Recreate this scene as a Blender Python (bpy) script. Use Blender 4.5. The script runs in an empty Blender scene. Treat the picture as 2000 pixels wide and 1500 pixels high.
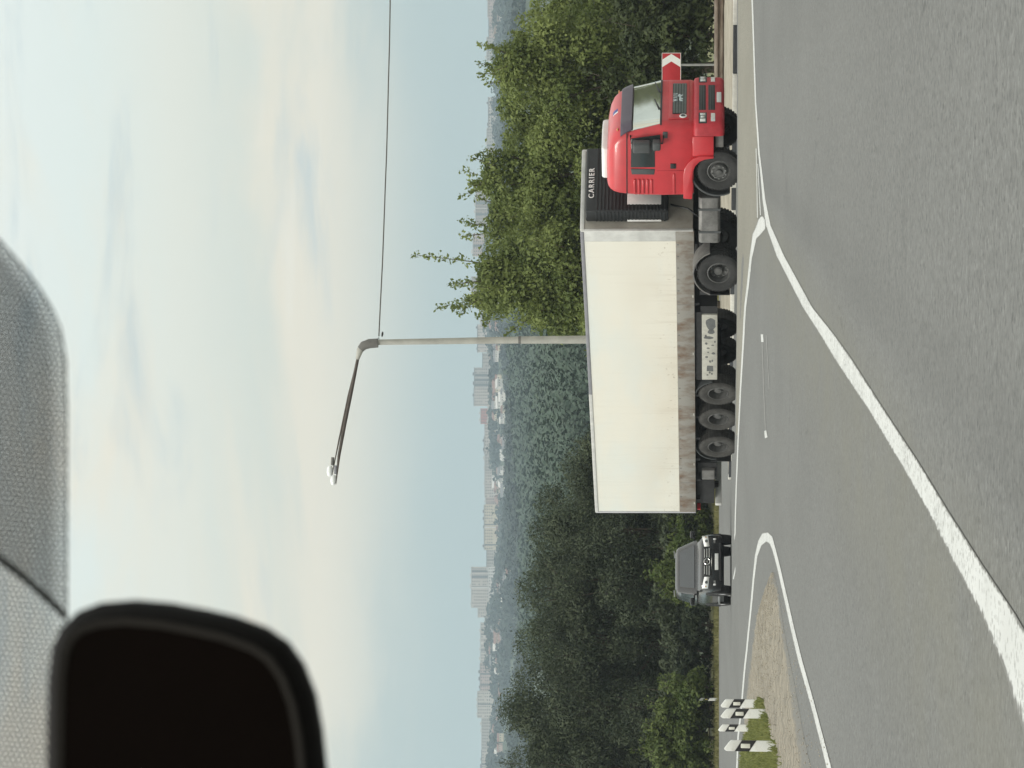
import bpy, bmesh, math, random
import numpy as np
from mathutils import Vector, Matrix, noise as mnoise

scene = bpy.context.scene
COL = scene.collection
rad = math.radians

# ------------------------------------------------------------------ camera
EYE = 0.82                      # eye height of the phone in the low car
F_PX = 6667.0                   # focal length in photo pixels (2000 px wide)
VH = 1386.0                     # level line of the road in the photo
TH = math.atan((VH - 1000.0) / F_PX)
cam_d = bpy.data.cameras.new("camera")
cam = bpy.data.objects.new("camera", cam_d)
COL.objects.link(cam)
scene.camera = cam
fwd = Vector((0, math.cos(TH), math.sin(TH)))
down = Vector((0, math.sin(TH), -math.cos(TH)))
cam.matrix_world = Matrix(((down.x, 1, -fwd.x, 0), (down.y, 0, -fwd.y, 0), (down.z, 0, -fwd.z, EYE), (0, 0, 0, 1)))
cam_d.sensor_fit = 'HORIZONTAL'
cam_d.sensor_width = 36.0
cam_d.lens = 36.0 * F_PX / 2000.0
cam_d.clip_start = 0.05
cam_d.clip_end = 20000.0
cam_d.dof.use_dof = True
cam_d.dof.focus_distance = 88.0
cam_d.dof.aperture_fstop = 43.0

# ------------------------------------------------------------------ world
SUN_EL, SUN_AZ = 40.0, -124.0    # azimuth from +Y clockwise; the sun stands behind and to the side of the camera
world = bpy.data.worlds.new("World")
scene.world = world
world.use_nodes = True
wn, wl = world.node_tree.nodes, world.node_tree.links
wn.clear()
w_out = wn.new("ShaderNodeOutputWorld")
w_bg = wn.new("ShaderNodeBackground")
w_bg.inputs["Strength"].default_value = 0.1
sky = wn.new("ShaderNodeTexSky")
sky.sky_type = 'NISHITA'
sky.sun_disc = False
sky.sun_elevation = rad(SUN_EL)
sky.sun_rotation = rad(SUN_AZ)
sky.dust_density = 3.0
tc = wn.new("ShaderNodeTexCoord")
sep = wn.new("ShaderNodeSeparateXYZ")
wl.new(tc.outputs["Generated"], sep.inputs[0])


def lin(r, g, b, k=1.0):
    def f(c):
        c /= 255.0
        return c / 12.92 if c <= 0.04045 else ((c + 0.055) / 1.055) ** 2.4
    return (f(r) * k, f(g) * k, f(b) * k, 1.0)


ramp = wn.new("ShaderNodeValToRGB")          # overcast veil: paler and brighter with height
stops = [(0.0, (175, 190, 189)), (0.072, (178, 193, 192)), (0.1, (187, 200, 197)), (0.128, (215, 219, 208)),
         (0.155, (231, 231, 219)), (0.18, (230, 237, 231)), (0.21, (235, 241, 237)), (0.55, (242, 245, 244)), (1.0, (247, 249, 249))]
ramp.color_ramp.elements[0].position = 0.0
ramp.color_ramp.elements[0].color = lin(*stops[0][1])
ramp.color_ramp.elements[1].position = 1.0
ramp.color_ramp.elements[1].color = lin(*stops[-1][1])
for p, c in stops[1:-1]:
    e = ramp.color_ramp.elements.new(p)
    e.color = lin(*c)
wl.new(sep.outputs["Z"], ramp.inputs[0])


def wnoise(scale, loc, detail, lo, hi, rough=0.55):
    mp = wn.new("ShaderNodeMapping")
    mp.inputs["Scale"].default_value = scale
    mp.inputs["Location"].default_value = loc
    mp.inputs["Rotation"].default_value = (0, rad(9), 0)
    wl.new(tc.outputs["Generated"], mp.inputs[0])
    nz = wn.new("ShaderNodeTexNoise")
    nz.inputs["Scale"].default_value = 1.0
    nz.inputs["Detail"].default_value = detail
    nz.inputs["Roughness"].default_value = rough
    nz.inputs["Distortion"].default_value = 0.4
    wl.new(mp.outputs[0], nz.inputs["Vector"])
    mr = wn.new("ShaderNodeMapRange")
    mr.interpolation_type = 'SMOOTHSTEP'
    mr.inputs["From Min"].default_value = lo
    mr.inputs["From Max"].default_value = hi
    wl.new(nz.outputs["Fac"], mr.inputs["Value"])
    return mr.outputs[0]


def wmix(fac, a, b, k=1.0):
    m = wn.new("ShaderNodeMix")
    m.data_type = 'RGBA'
    if k != 1.0:
        mm = wn.new("ShaderNodeMath")
        mm.operation = 'MULTIPLY'
        mm.inputs[1].default_value = k
        wl.new(fac, mm.inputs[0])
        fac = mm.outputs[0]
    wl.new(fac, m.inputs[0])
    for s, v in ((6, a), (7, b)):
        if hasattr(v, "is_output"):
            wl.new(v, m.inputs[s])
        else:
            m.inputs[s].default_value = v
    return m.outputs[2]


def band(z0, z1, z2, z3):
    a = wn.new("ShaderNodeMapRange"); a.interpolation_type = 'SMOOTHSTEP'
    a.inputs["From Min"].default_value = z0; a.inputs["From Max"].default_value = z1
    wl.new(sep.outputs["Z"], a.inputs["Value"])
    return a.outputs[0]


def wmul(a, b):
    m = wn.new("ShaderNodeMath"); m.operation = 'MULTIPLY'
    wl.new(a, m.inputs[0]); wl.new(b, m.inputs[1])
    return m.outputs[0]


above = band(0.075, 0.12, 0, 0)
c1 = wmix(wmul(wnoise((5.5, 1.5, 24), (3.1, 0, 1.7), 5, 0.40, 0.62), above), ramp.outputs[0], lin(242, 231, 211), 0.9)
c2 = wmix(wmul(wnoise((9, 2, 42), (0.4, 2, 5.2), 6, 0.53, 0.72), above), c1, lin(184, 201, 207), 0.7)
c3 = wmix(wmul(wnoise((8, 2, 60), (7.4, 1, 2.2), 7, 0.55, 0.8), above), c2, lin(250, 248, 240), 0.6)
# clouds are given as seen; Background strength is 0.1, so they are multiplied by 10, and a little open Nishita sky is left in
mul = wn.new("ShaderNodeVectorMath")
mul.operation = 'SCALE'
zb = band(0.2, 0.95, 0, 0)          # an overcast sky is brighter overhead than at the horizon
zm = wn.new("ShaderNodeMath")
zm.operation = 'MULTIPLY_ADD'
zm.inputs[1].default_value = 7.0
zm.inputs[2].default_value = 9.5
wl.new(zb, zm.inputs[0])
wl.new(zm.outputs[0], mul.inputs["Scale"])
wl.new(c3, mul.inputs[0])
fin = wn.new("ShaderNodeMix")
fin.data_type = 'RGBA'
fin.inputs[0].default_value = 0.97
wl.new(sky.outputs[0], fin.inputs[6])
wl.new(mul.outputs[0], fin.inputs[7])
wl.new(fin.outputs[2], w_bg.inputs["Color"])
wl.new(w_bg.outputs[0], w_out.inputs["Surface"])

sun_d = bpy.data.lights.new("sun", 'SUN')
sun_d.energy = 1.5
sun_d.angle = rad(14)
sun_d.color = (1.0, 0.955, 0.88)
sun = bpy.data.objects.new("sun", sun_d)
COL.objects.link(sun)
_sd = Vector((math.sin(rad(SUN_AZ)) * math.cos(rad(SUN_EL)), math.cos(rad(SUN_AZ)) * math.cos(rad(SUN_EL)), math.sin(rad(SUN_EL))))
sun.rotation_euler = (-_sd).to_track_quat('-Z', 'Y').to_euler()
sun.location = (-20, -20, 60)

scene.view_settings.view_transform = 'Standard'
scene.view_settings.look = 'None'
scene.view_settings.gamma = 1.0
scene.view_settings.use_curve_mapping = False
scene.view_settings.exposure = 0.2
scene.cycles.volume_bounces = 1
scene.cycles.max_bounces = 8
scene.cycles.transparent_max_bounces = 12

# ------------------------------------------------------------------ materials


def mat(name, base, rough=0.6, metal=0.0, var=0.12, scale=4.0, bump=0.0, spec=0.4, col2=None, lo=0.35, hi=0.65, coat=0.0, stretch=None, bscale=None):
    m = bpy.data.materials.new(name)
    m.use_nodes = True
    n, l = m.node_tree.nodes, m.node_tree.links
    b = n["Principled BSDF"]
    b.inputs["Roughness"].default_value = rough
    b.inputs["Metallic"].default_value = metal
    b.inputs["Specular IOR Level"].default_value = spec
    b.inputs["Coat Weight"].default_value = coat
    b.inputs["Coat Roughness"].default_value = 0.08
    base = tuple(base[:3])
    c2 = tuple(col2[:3]) if col2 else tuple(min(1, c * (1 + var)) for c in base)
    c1 = base if col2 else tuple(c * (1 - var) for c in base)
    t = n.new("ShaderNodeTexCoord")
    mp = n.new("ShaderNodeMapping")
    mp.inputs["Scale"].default_value = stretch or (1, 1, 1)
    l.new(t.outputs["Object"], mp.inputs[0])
    nz = n.new("ShaderNodeTexNoise")
    nz.inputs["Scale"].default_value = scale
    nz.inputs["Detail"].default_value = 6
    nz.inputs["Roughness"].default_value = 0.6
    l.new(mp.outputs[0], nz.inputs["Vector"])
    mr = n.new("ShaderNodeMapRange")
    mr.inputs["From Min"].default_value = lo
    mr.inputs["From Max"].default_value = hi
    l.new(nz.outputs["Fac"], mr.inputs["Value"])
    mx = n.new("ShaderNodeMix")
    mx.data_type = 'RGBA'
    mx.inputs[6].default_value = (*c1, 1)
    mx.inputs[7].default_value = (*c2, 1)
    l.new(mr.outputs[0], mx.inputs[0])
    l.new(mx.outputs[2], b.inputs["Base Color"])
    if bump:
        bp = n.new("ShaderNodeBump")
        bp.inputs["Strength"].default_value = bump
        bp.inputs["Distance"].default_value = 0.02
        nb = n.new("ShaderNodeTexNoise")
        nb.inputs["Scale"].default_value = bscale or scale * 6
        nb.inputs["Detail"].default_value = 4
        l.new(mp.outputs[0], nb.inputs["Vector"])
        l.new(nb.outputs["Fac"], bp.inputs["Height"])
        l.new(bp.outputs[0], b.inputs["Normal"])
    return m


def leaf_mat(name, dark, light, trans=0.25, rand=0.34):
    m = bpy.data.materials.new(name)
    m.use_nodes = True
    n, l = m.node_tree.nodes, m.node_tree.links
    b = n["Principled BSDF"]
    b.inputs["Roughness"].default_value = 0.62
    b.inputs["Specular IOR Level"].default_value = 0.25
    g = n.new("ShaderNodeNewGeometry")
    t = n.new("ShaderNodeTexCoord")
    nz = n.new("ShaderNodeTexNoise")
    nz.inputs["Scale"].default_value = 0.9
    nz.inputs["Detail"].default_value = 3
    l.new(t.outputs["Object"], nz.inputs["Vector"])
    ad = n.new("ShaderNodeMath")
    ad.operation = 'MULTIPLY_ADD'
    ad.inputs[1].default_value = rand
    l.new(g.outputs["Random Per Island"], ad.inputs[0])
    sb = n.new("ShaderNodeMapRange")
    sb.inputs["From Min"].default_value = 0.35
    sb.inputs["From Max"].default_value = 0.68
    sb.inputs["To Max"].default_value = 0.78
    l.new(nz.outputs["Fac"], sb.inputs["Value"])
    l.new(sb.outputs[0], ad.inputs[2])
    mx = n.new("ShaderNodeMix")
    mx.data_type = 'RGBA'
    mx.inputs[6].default_value = (*dark, 1)
    mx.inputs[7].default_value = (*light, 1)
    l.new(ad.outputs[0], mx.inputs[0])
    l.new(mx.outputs[2], b.inputs["Base Color"])
    tr = n.new("ShaderNodeBsdfTranslucent")
    l.new(mx.outputs[2], tr.inputs["Color"])
    ms = n.new("ShaderNodeMixShader")
    ms.inputs[0].default_value = trans
    l.new(b.outputs[0], ms.inputs[1])
    l.new(tr.outputs[0], ms.inputs[2])
    l.new(ms.outputs[0], n["Material Output"].inputs["Surface"])
    return m


M = {}
M["red"] = mat("red_cab_paint", (0.52, 0.028, 0.038), 0.35, var=0.10, scale=1.6, spec=0.5, coat=0.3)
M["red_bumper"] = mat("faded_red_bumper", (0.42, 0.03, 0.042), 0.5, var=0.16, scale=3.0)
M["visor"] = mat("tinted_visor", (0.075, 0.06, 0.085), 0.35, var=0.08)
M["rubber"] = mat("tyre_rubber", (0.033, 0.033, 0.033), 0.85, var=0.25, scale=6, bump=0.2)
M["rubber_dusty"] = mat("dusty_tyre_wall", (0.055, 0.053, 0.05), 0.9, var=0.25, scale=7, bump=0.2)
M["rim"] = mat("dusty_rim", (0.10, 0.10, 0.098), 0.6, metal=0.2, var=0.25, scale=9)
M["hub"] = mat("worn_hub_cover", (0.23, 0.235, 0.23), 0.5, metal=0.4, var=0.2, scale=14)
M["chassis"] = mat("black_chassis", (0.022, 0.022, 0.023), 0.7, var=0.3, scale=5)
M["dark_grey"] = mat("dark_grey_plastic", (0.07, 0.075, 0.078), 0.55, var=0.15)
M["black"] = mat("black_plastic", (0.02, 0.02, 0.022), 0.5, var=0.2)
M["slat"] = mat("grille_slat_grey", (0.13, 0.145, 0.14), 0.45, metal=0.3, var=0.12)
M["chrome"] = mat("chrome", (0.75, 0.75, 0.74), 0.15, metal=1.0, var=0.05)
M["alu"] = mat("tank_aluminium", (0.20, 0.195, 0.19), 0.45, metal=0.5, var=0.35, scale=3.5, bump=0.1)
M["white_panel"] = mat("cream_trailer_panel", (0.83, 0.80, 0.715), 0.25, col2=(0.77, 0.795, 0.755), lo=0.45, hi=0.62, scale=0.42, spec=0.5, stretch=(0.35, 1, 1.1))  # cooler second tint paints patches of sky reflection into the cream
M["white_trim"] = mat("white_trim", (0.62, 0.62, 0.60), 0.4, var=0.12, scale=3)
def add_grime(m):
    """road dirt thrown up the lower half of the trailer side: tan film, run-down streaks and specks"""
    n, l = m.node_tree.nodes, m.node_tree.links
    b = n["Principled BSDF"]
    src = b.inputs["Base Color"].links[0].from_socket
    t = n.new("ShaderNodeTexCoord")
    sx = n.new("ShaderNodeSeparateXYZ")
    l.new(t.outputs["Object"], sx.inputs[0])

    def nz(scale, st, lo, hi, a, c, detail=5):
        mp = n.new("ShaderNodeMapping"); mp.inputs["Scale"].default_value = st
        l.new(t.outputs["Object"], mp.inputs[0])
        x = n.new("ShaderNodeTexNoise"); x.inputs["Scale"].default_value = scale; x.inputs["Detail"].default_value = detail
        l.new(mp.outputs[0], x.inputs["Vector"])
        return rg_(x.outputs["Fac"], lo, hi, a, c)

    def rg_(v, lo, hi, a, c):
        r = n.new("ShaderNodeMapRange"); r.interpolation_type = 'SMOOTHSTEP'
        r.inputs["From Min"].default_value = lo; r.inputs["From Max"].default_value = hi
        r.inputs["To Min"].default_value = a; r.inputs["To Max"].default_value = c
        l.new(v, r.inputs["Value"])
        return r.outputs[0]

    def mul(a, c):
        x = n.new("ShaderNodeMath"); x.operation = 'MULTIPLY'
        l.new(a, x.inputs[0]); l.new(c, x.inputs[1])
        return x.outputs[0]

    def mx(f, a, c):
        x = n.new("ShaderNodeMix"); x.data_type = 'RGBA'
        l.new(f, x.inputs[0]); l.new(a, x.inputs[6]); x.inputs[7].default_value = (*c, 1)
        return x.outputs[2]
    c = mx(mul(rg_(sx.outputs["Z"], 3.5, 1.7, 0, 1), nz(0.55, (0.5, 1, 1.2), 0.3, 0.7, 0.15, 0.75)), src, (0.70, 0.635, 0.53))
    c = mx(mul(rg_(sx.outputs["Z"], 2.7, 1.6, 0.25, 1), nz(2.2, (3.0, 1, 0.16), 0.52, 0.75, 0, 0.32)), c, (0.50, 0.42, 0.32))
    c = mx(mul(rg_(sx.outputs["Z"], 2.6, 1.7, 0.0, 1), nz(13.0, (1, 1, 1), 0.66, 0.72, 0, 0.6, 3)), c, (0.34, 0.27, 0.20))
    l.new(c, b.inputs["Base Color"])


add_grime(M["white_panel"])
M["rail_grey"] = mat("lilac_grey_rail", (0.27, 0.27, 0.295), 0.5, var=0.1, scale=3)
M["dirty_rail"] = mat("road_dirt_on_rail", (0.27, 0.258, 0.235), 0.6, col2=(0.150, 0.098, 0.065), lo=0.44, hi=0.66, scale=2.3, stretch=(1.0, 1, 0.7))
M["front_wall"] = mat("sooty_front_wall", (0.44, 0.42, 0.37), 0.55, col2=(0.26, 0.235, 0.20), lo=0.4, hi=0.75, scale=1.4)
M["reefer"] = mat("black_cooling_unit", (0.018, 0.02, 0.022), 0.5, var=0.2, scale=5)
M["pale_grey"] = mat("pale_grey_panel", (0.50, 0.50, 0.53), 0.5, var=0.08)
M["white"] = mat("white_plastic", (0.78, 0.78, 0.77), 0.4, var=0.05)
M["box_pale"] = mat("pale_pallet_box", (0.46, 0.45, 0.40), 0.6, var=0.14, scale=4)
M["box_mark"] = mat("grey_patch", (0.13, 0.135, 0.135), 0.7, var=0.15, scale=8)
M["grey_box"] = mat("grey_tool_box", (0.16, 0.155, 0.15), 0.6, var=0.2, scale=6)
M["concrete"] = mat("lamp_post_concrete", (0.40, 0.395, 0.36), 0.85, var=0.14, scale=2.2, bump=0.2)
M["pole_metal"] = mat("lamp_bracket_steel", (0.17, 0.165, 0.155), 0.6, metal=0.3, var=0.15)
M["arm"] = mat("brown_lamp_arm", (0.085, 0.07, 0.06), 0.6, var=0.2)
M["cable"] = mat("overhead_cable", (0.10, 0.095, 0.085), 0.7, var=0.2)
M["post_white"] = mat("post_white", (0.74, 0.75, 0.73), 0.5, col2=(0.58, 0.57, 0.51), lo=0.5, hi=0.75, scale=9)
M["post_black"] = mat("post_black", (0.022, 0.022, 0.024), 0.5, var=0.15)
M["reflector"] = mat("pale_reflector", (0.70, 0.70, 0.64), 0.3, var=0.05)
M["reflector_yellow"] = mat("amber_reflector", (0.55, 0.50, 0.12), 0.3, var=0.05)
M["sign_red"] = mat("sign_red", (0.42, 0.022, 0.03), 0.4, var=0.08)
M["sign_white"] = mat("sign_white", (0.74, 0.75, 0.73), 0.4, var=0.04)
M["galv"] = mat("galvanised_post", (0.30, 0.31, 0.30), 0.5, metal=0.3, var=0.15)
M["rail_rust"] = mat("rusty_guard_rail", (0.20, 0.165, 0.13), 0.7, col2=(0.095, 0.065, 0.045), lo=0.4, hi=0.65, scale=2.5, stretch=(0.4, 0.4, 3))
M["kerb_white"] = mat("kerb_white_paint", (0.66, 0.65, 0.60), 0.8, var=0.1, scale=4, bump=0.2)
M["kerb_black"] = mat("kerb_black_paint", (0.05, 0.054, 0.06), 0.8, var=0.2, scale=4, bump=0.2)
M["dirt"] = mat("pale_verge_dirt", (0.29, 0.265, 0.215), 0.95, var=0.22, scale=1.8, bump=0.4)
M["suv_paint"] = mat("black_suv_paint", (0.009, 0.0095, 0.011), 0.22, var=0.06, spec=0.32, coat=0.2)
M["suv_dark"] = mat("suv_dark_trim", (0.012, 0.012, 0.013), 0.5, var=0.1)
M["suv_rim"] = mat("suv_alloy", (0.35, 0.35, 0.36), 0.3, metal=0.8, var=0.1)
M["bark"] = mat("bark", (0.085, 0.068, 0.05), 0.95, var=0.3, scale=4, bump=0.5)
M["plate"] = mat("number_plate", (0.62, 0.63, 0.62), 0.4, var=0.06, scale=12)
M["blue"] = mat("blue_sticker", (0.03, 0.06, 0.26), 0.4, var=0.05)
M["mirror_black"] = mat("mirror_housing_plastic", (0.0055, 0.005, 0.0045), 0.65, var=0.1, scale=30, spec=0.1)
M["mirror_bezel"] = mat("mirror_bezel_edge", (0.014, 0.0125, 0.010), 0.7, spec=0.2, var=0.08, scale=30)
M["mirror_dark"] = mat("cabin_reflection_glass", (0.0035, 0.0022, 0.0016), 0.4, var=0.1, spec=0.03, scale=30)  # brown-black colour stands in for the dark cabin reflected in the mirror
M["frit"] = mat("ceramic_print", (0.06, 0.063, 0.063), 0.7, var=0.05)
M["lamp_white"] = mat("lamp_bowl", (0.86, 0.88, 0.88), 0.25, var=0.02)

M["leaf_maple"] = leaf_mat("maple_leaves", (0.072, 0.108, 0.026), (0.270, 0.320, 0.105), 0.36)
M["leaf_willow"] = leaf_mat("willow_leaves", (0.028, 0.043, 0.024), (0.118, 0.142, 0.080), 0.25, 0.16)
M["leaf_bush"] = leaf_mat("bush_leaves", (0.058, 0.092, 0.022), (0.140, 0.175, 0.050), 0.28)
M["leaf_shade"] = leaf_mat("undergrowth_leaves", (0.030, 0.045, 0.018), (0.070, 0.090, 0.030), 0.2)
M["wood_near"] = leaf_mat("far_wood_leaves", (0.054, 0.086, 0.064), (0.080, 0.114, 0.082), 0.12, 0.14)  # bluish, low-contrast leaf colours with extra haze mixed into them
M["wood_far"] = leaf_mat("town_tree_leaves", (0.020, 0.034, 0.028), (0.038, 0.055, 0.040), 0.1)
M["grass"] = leaf_mat("grass_blades", (0.085, 0.115, 0.028), (0.25, 0.26, 0.090), 0.25)
M["grass_dry"] = leaf_mat("dry_verge_grass", (0.14, 0.145, 0.05), (0.30, 0.28, 0.13), 0.25)
M["soil"] = mat("hill_soil", (0.045, 0.065, 0.035), 0.95, var=0.25, scale=0.02)
M["verge_soil"] = mat("verge_soil", (0.13, 0.135, 0.06), 0.95, var=0.25, scale=1.2, bump=0.3)


def glass_mat(name, tint, mtl, rough, spec=0.5):
    return mat(name, tint, rough, metal=mtl, var=0.05, scale=2.0, spec=spec)


M["screen_glass"] = glass_mat("truck_windscreen_glass", (0.66, 0.67, 0.61), 0.88, 0.04)
M["side_glass"] = glass_mat("truck_side_glass", (0.035, 0.042, 0.044), 0.2, 0.08)
M["suv_glass"] = glass_mat("suv_glass", (0.035, 0.039, 0.043), 0.12, 0.08)
M["lens"] = glass_mat("headlamp_lens", (0.80, 0.80, 0.80), 0.6, 0.12)
M["lens_orange"] = glass_mat("indicator_lens", (0.6, 0.3, 0.12), 0.2, 0.2)
M["far_window"] = glass_mat("far_window", (0.17, 0.18, 0.19), 0.2, 0.2)

# clear car windscreen pane
pm = bpy.data.materials.new("clear_windscreen")
pm.use_nodes = True
pn, pl = pm.node_tree.nodes, pm.node_tree.links
pn.remove(pn["Principled BSDF"])
ptr = pn.new("ShaderNodeBsdfTransparent")
ptr.inputs["Color"].default_value = (0.985, 0.995, 0.99, 1)
pgl = pn.new("ShaderNodeBsdfGlossy")
pgl.inputs["Roughness"].default_value = 0.03
pmx = pn.new("ShaderNodeMixShader")
pmx.inputs[0].default_value = 0.012
pl.new(ptr.outputs[0], pmx.inputs[1])
pl.new(pgl.outputs[0], pmx.inputs[2])
pl.new(pmx.outputs[0], pn["Material Output"].inputs["Surface"])
M["clear"] = pm


def asphalt_mat(name, base, dusty=True):
    m = bpy.data.materials.new(name)
    m.use_nodes = True
    n, l = m.node_tree.nodes, m.node_tree.links
    b = n["Principled BSDF"]
    b.inputs["Roughness"].default_value = 0.9
    b.inputs["Specular IOR Level"].default_value = 0.25
    t = n.new("ShaderNodeTexCoord")

    def nz(scale, detail=4, st=(1, 1, 1)):
        mp = n.new("ShaderNodeMapping")
        mp.inputs["Scale"].default_value = st
        l.new(t.outputs["Object"], mp.inputs[0])
        x = n.new("ShaderNodeTexNoise")
        x.inputs["Scale"].default_value = scale
        x.inputs["Detail"].default_value = detail
        l.new(mp.outputs[0], x.inputs["Vector"])
        return x.outputs["Fac"]

    def rng(v, a, c, lo=0.0, hi=1.0, smooth=False):
        r = n.new("ShaderNodeMapRange")
        if smooth:
            r.interpolation_type = 'SMOOTHSTEP'
        r.inputs["From Min"].default_value = a
        r.inputs["From Max"].default_value = c
        r.inputs["To Min"].default_value = lo
        r.inputs["To Max"].default_value = hi
        l.new(v, r.inputs["Value"])
        return r.outputs[0]

    def mx(fac, a, c, k=None):
        x = n.new("ShaderNodeMix")
        x.data_type = 'RGBA'
        l.new(fac, x.inputs[0])
        for s, v in ((6, a), (7, c)):
            if isinstance(v, tuple):
                x.inputs[s].default_value = (*v[:3], 1)
            else:
                l.new(v, x.inputs[s])
        return x.outputs[2]

    def mth(op, a, c):
        x = n.new("ShaderNodeMath")
        x.operation = op
        for s, v in ((0, a), (1, c)):
            if isinstance(v, (int, float)):
                x.inputs[s].default_value = v
            else:
                l.new(v, x.inputs[s])
        return x.outputs[0]

    dark = tuple(c * 0.88 for c in base)
    light = tuple(c * 1.08 for c in base)
    c = mx(rng(nz(0.35, 6, (1.6, 0.30, 1)), 0.30, 0.70), dark, light)
    c = mx(rng(nz(26.0, 3, (1, 0.8, 1)), 0.40, 0.70, 0, 0.5), c, tuple(x * 1.35 for x in base))
    # stones in the surface: salt and pepper
    vo = n.new("ShaderNodeTexVoronoi")
    vo.inputs["Scale"].default_value = 55.0
    l.new(t.outputs["Object"], vo.inputs["Vector"])
    sp = n.new("ShaderNodeSeparateColor")
    l.new(vo.outputs["Color"], sp.inputs[0])
    c = mx(rng(sp.outputs[0], 0.70, 1.0, 0, 0.45), c, tuple(x * 1.8 for x in base))
    c = mx(rng(sp.outputs[1], 0.72, 1.0, 0, 0.58), c, tuple(x * 0.35 for x in base))
    c = mx(rng(nz(9.0, 4, (1.3, 0.6, 1)), 0.46, 0.72, 0, 0.35), c, tuple(x * 0.7 for x in base))
    # hairline cracks, only here and there
    cw = n.new("ShaderNodeTexNoise"); cw.inputs["Scale"].default_value = 1.4; cw.inputs["Detail"].default_value = 5
    l.new(t.outputs["Object"], cw.inputs["Vector"])
    cm_ = n.new("ShaderNodeMix"); cm_.data_type = 'RGBA'; cm_.blend_type = 'ADD'; cm_.inputs[0].default_value = 0.9
    l.new(t.outputs["Object"], cm_.inputs[6]); l.new(cw.outputs["Color"], cm_.inputs[7])
    cv = n.new("ShaderNodeTexVoronoi"); cv.feature = 'DISTANCE_TO_EDGE'; cv.inputs["Scale"].default_value = 0.33
    l.new(cm_.outputs[2], cv.inputs["Vector"])
    crack = mth('MULTIPLY', rng(cv.outputs["Distance"], 0.0, 0.007, 0.55, 0.0), rng(nz(0.22, 3), 0.50, 0.60))
    c = mx(crack, c, tuple(x * 0.4 for x in base))
    if dusty:
        sx = n.new("ShaderNodeSeparateXYZ")
        l.new(t.outputs["Object"], sx.inputs[0])
        q = mth('SUBTRACT', sx.outputs["X"], mth('MULTIPLY_ADD', sx.outputs["Y"], 0.075))
        q.node.inputs[1].default_value = 0.0
        qq = n.new("ShaderNodeMath"); qq.operation = 'MULTIPLY_ADD'
        qq.inputs[1].default_value = -0.077; qq.inputs[2].default_value = 1.38
        l.new(sx.outputs["Y"], qq.inputs[0])
        q = mth('ADD', sx.outputs["X"], qq.outputs[0])        # metres across from the thick edge line
        a = rng(q, -1.7, -0.35, 0, 1, True)
        d = rng(q, -0.1, 0.35, 1, 0, True)
        dust = mth('MULTIPLY', mth('MULTIPLY', a, d), rng(nz(1.3, 6, (1.5, 0.5, 1)), 0.25, 0.7, 0.08, 0.5))
        c = mx(dust, c, (base[0] * 1.14, base[1] * 1.10, base[2] * 0.92))
        s1 = mth('MULTIPLY', rng(q, 0.22, 0.42, 0, 1, True), rng(q, 0.48, 0.85, 1, 0, True))
        s1 = mth('MULTIPLY', s1, rng(nz(0.5, 4, (1, 0.4, 1)), 0.3, 0.6, 0.05, 0.34))
        c = mx(s1, c, tuple(x * 0.66 for x in base))
        s2 = mth('MULTIPLY', rng(q, 1.9, 2.2, 0, 1, True), rng(q, 2.3, 2.9, 1, 0, True))
        s2 = mth('MULTIPLY', s2, rng(nz(0.5, 4, (1, 0.4, 1)), 0.3, 0.6, 0.02, 0.18))
        c = mx(s2, c, tuple(x * 0.75 for x in base))
    l.new(c, b.inputs["Base Color"])
    bp = n.new("ShaderNodeBump")
    bp.inputs["Strength"].default_value = 0.5
    bp.inputs["Distance"].default_value = 0.006
    l.new(vo.outputs["Distance"], bp.inputs["Height"])
    l.new(bp.outputs[0], b.inputs["Normal"])
    return m


M["asphalt"] = asphalt_mat("worn_asphalt", (0.146, 0.149, 0.146))
M["shoulder"] = asphalt_mat("dusty_shoulder", (0.205, 0.198, 0.170), dusty=False)


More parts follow.
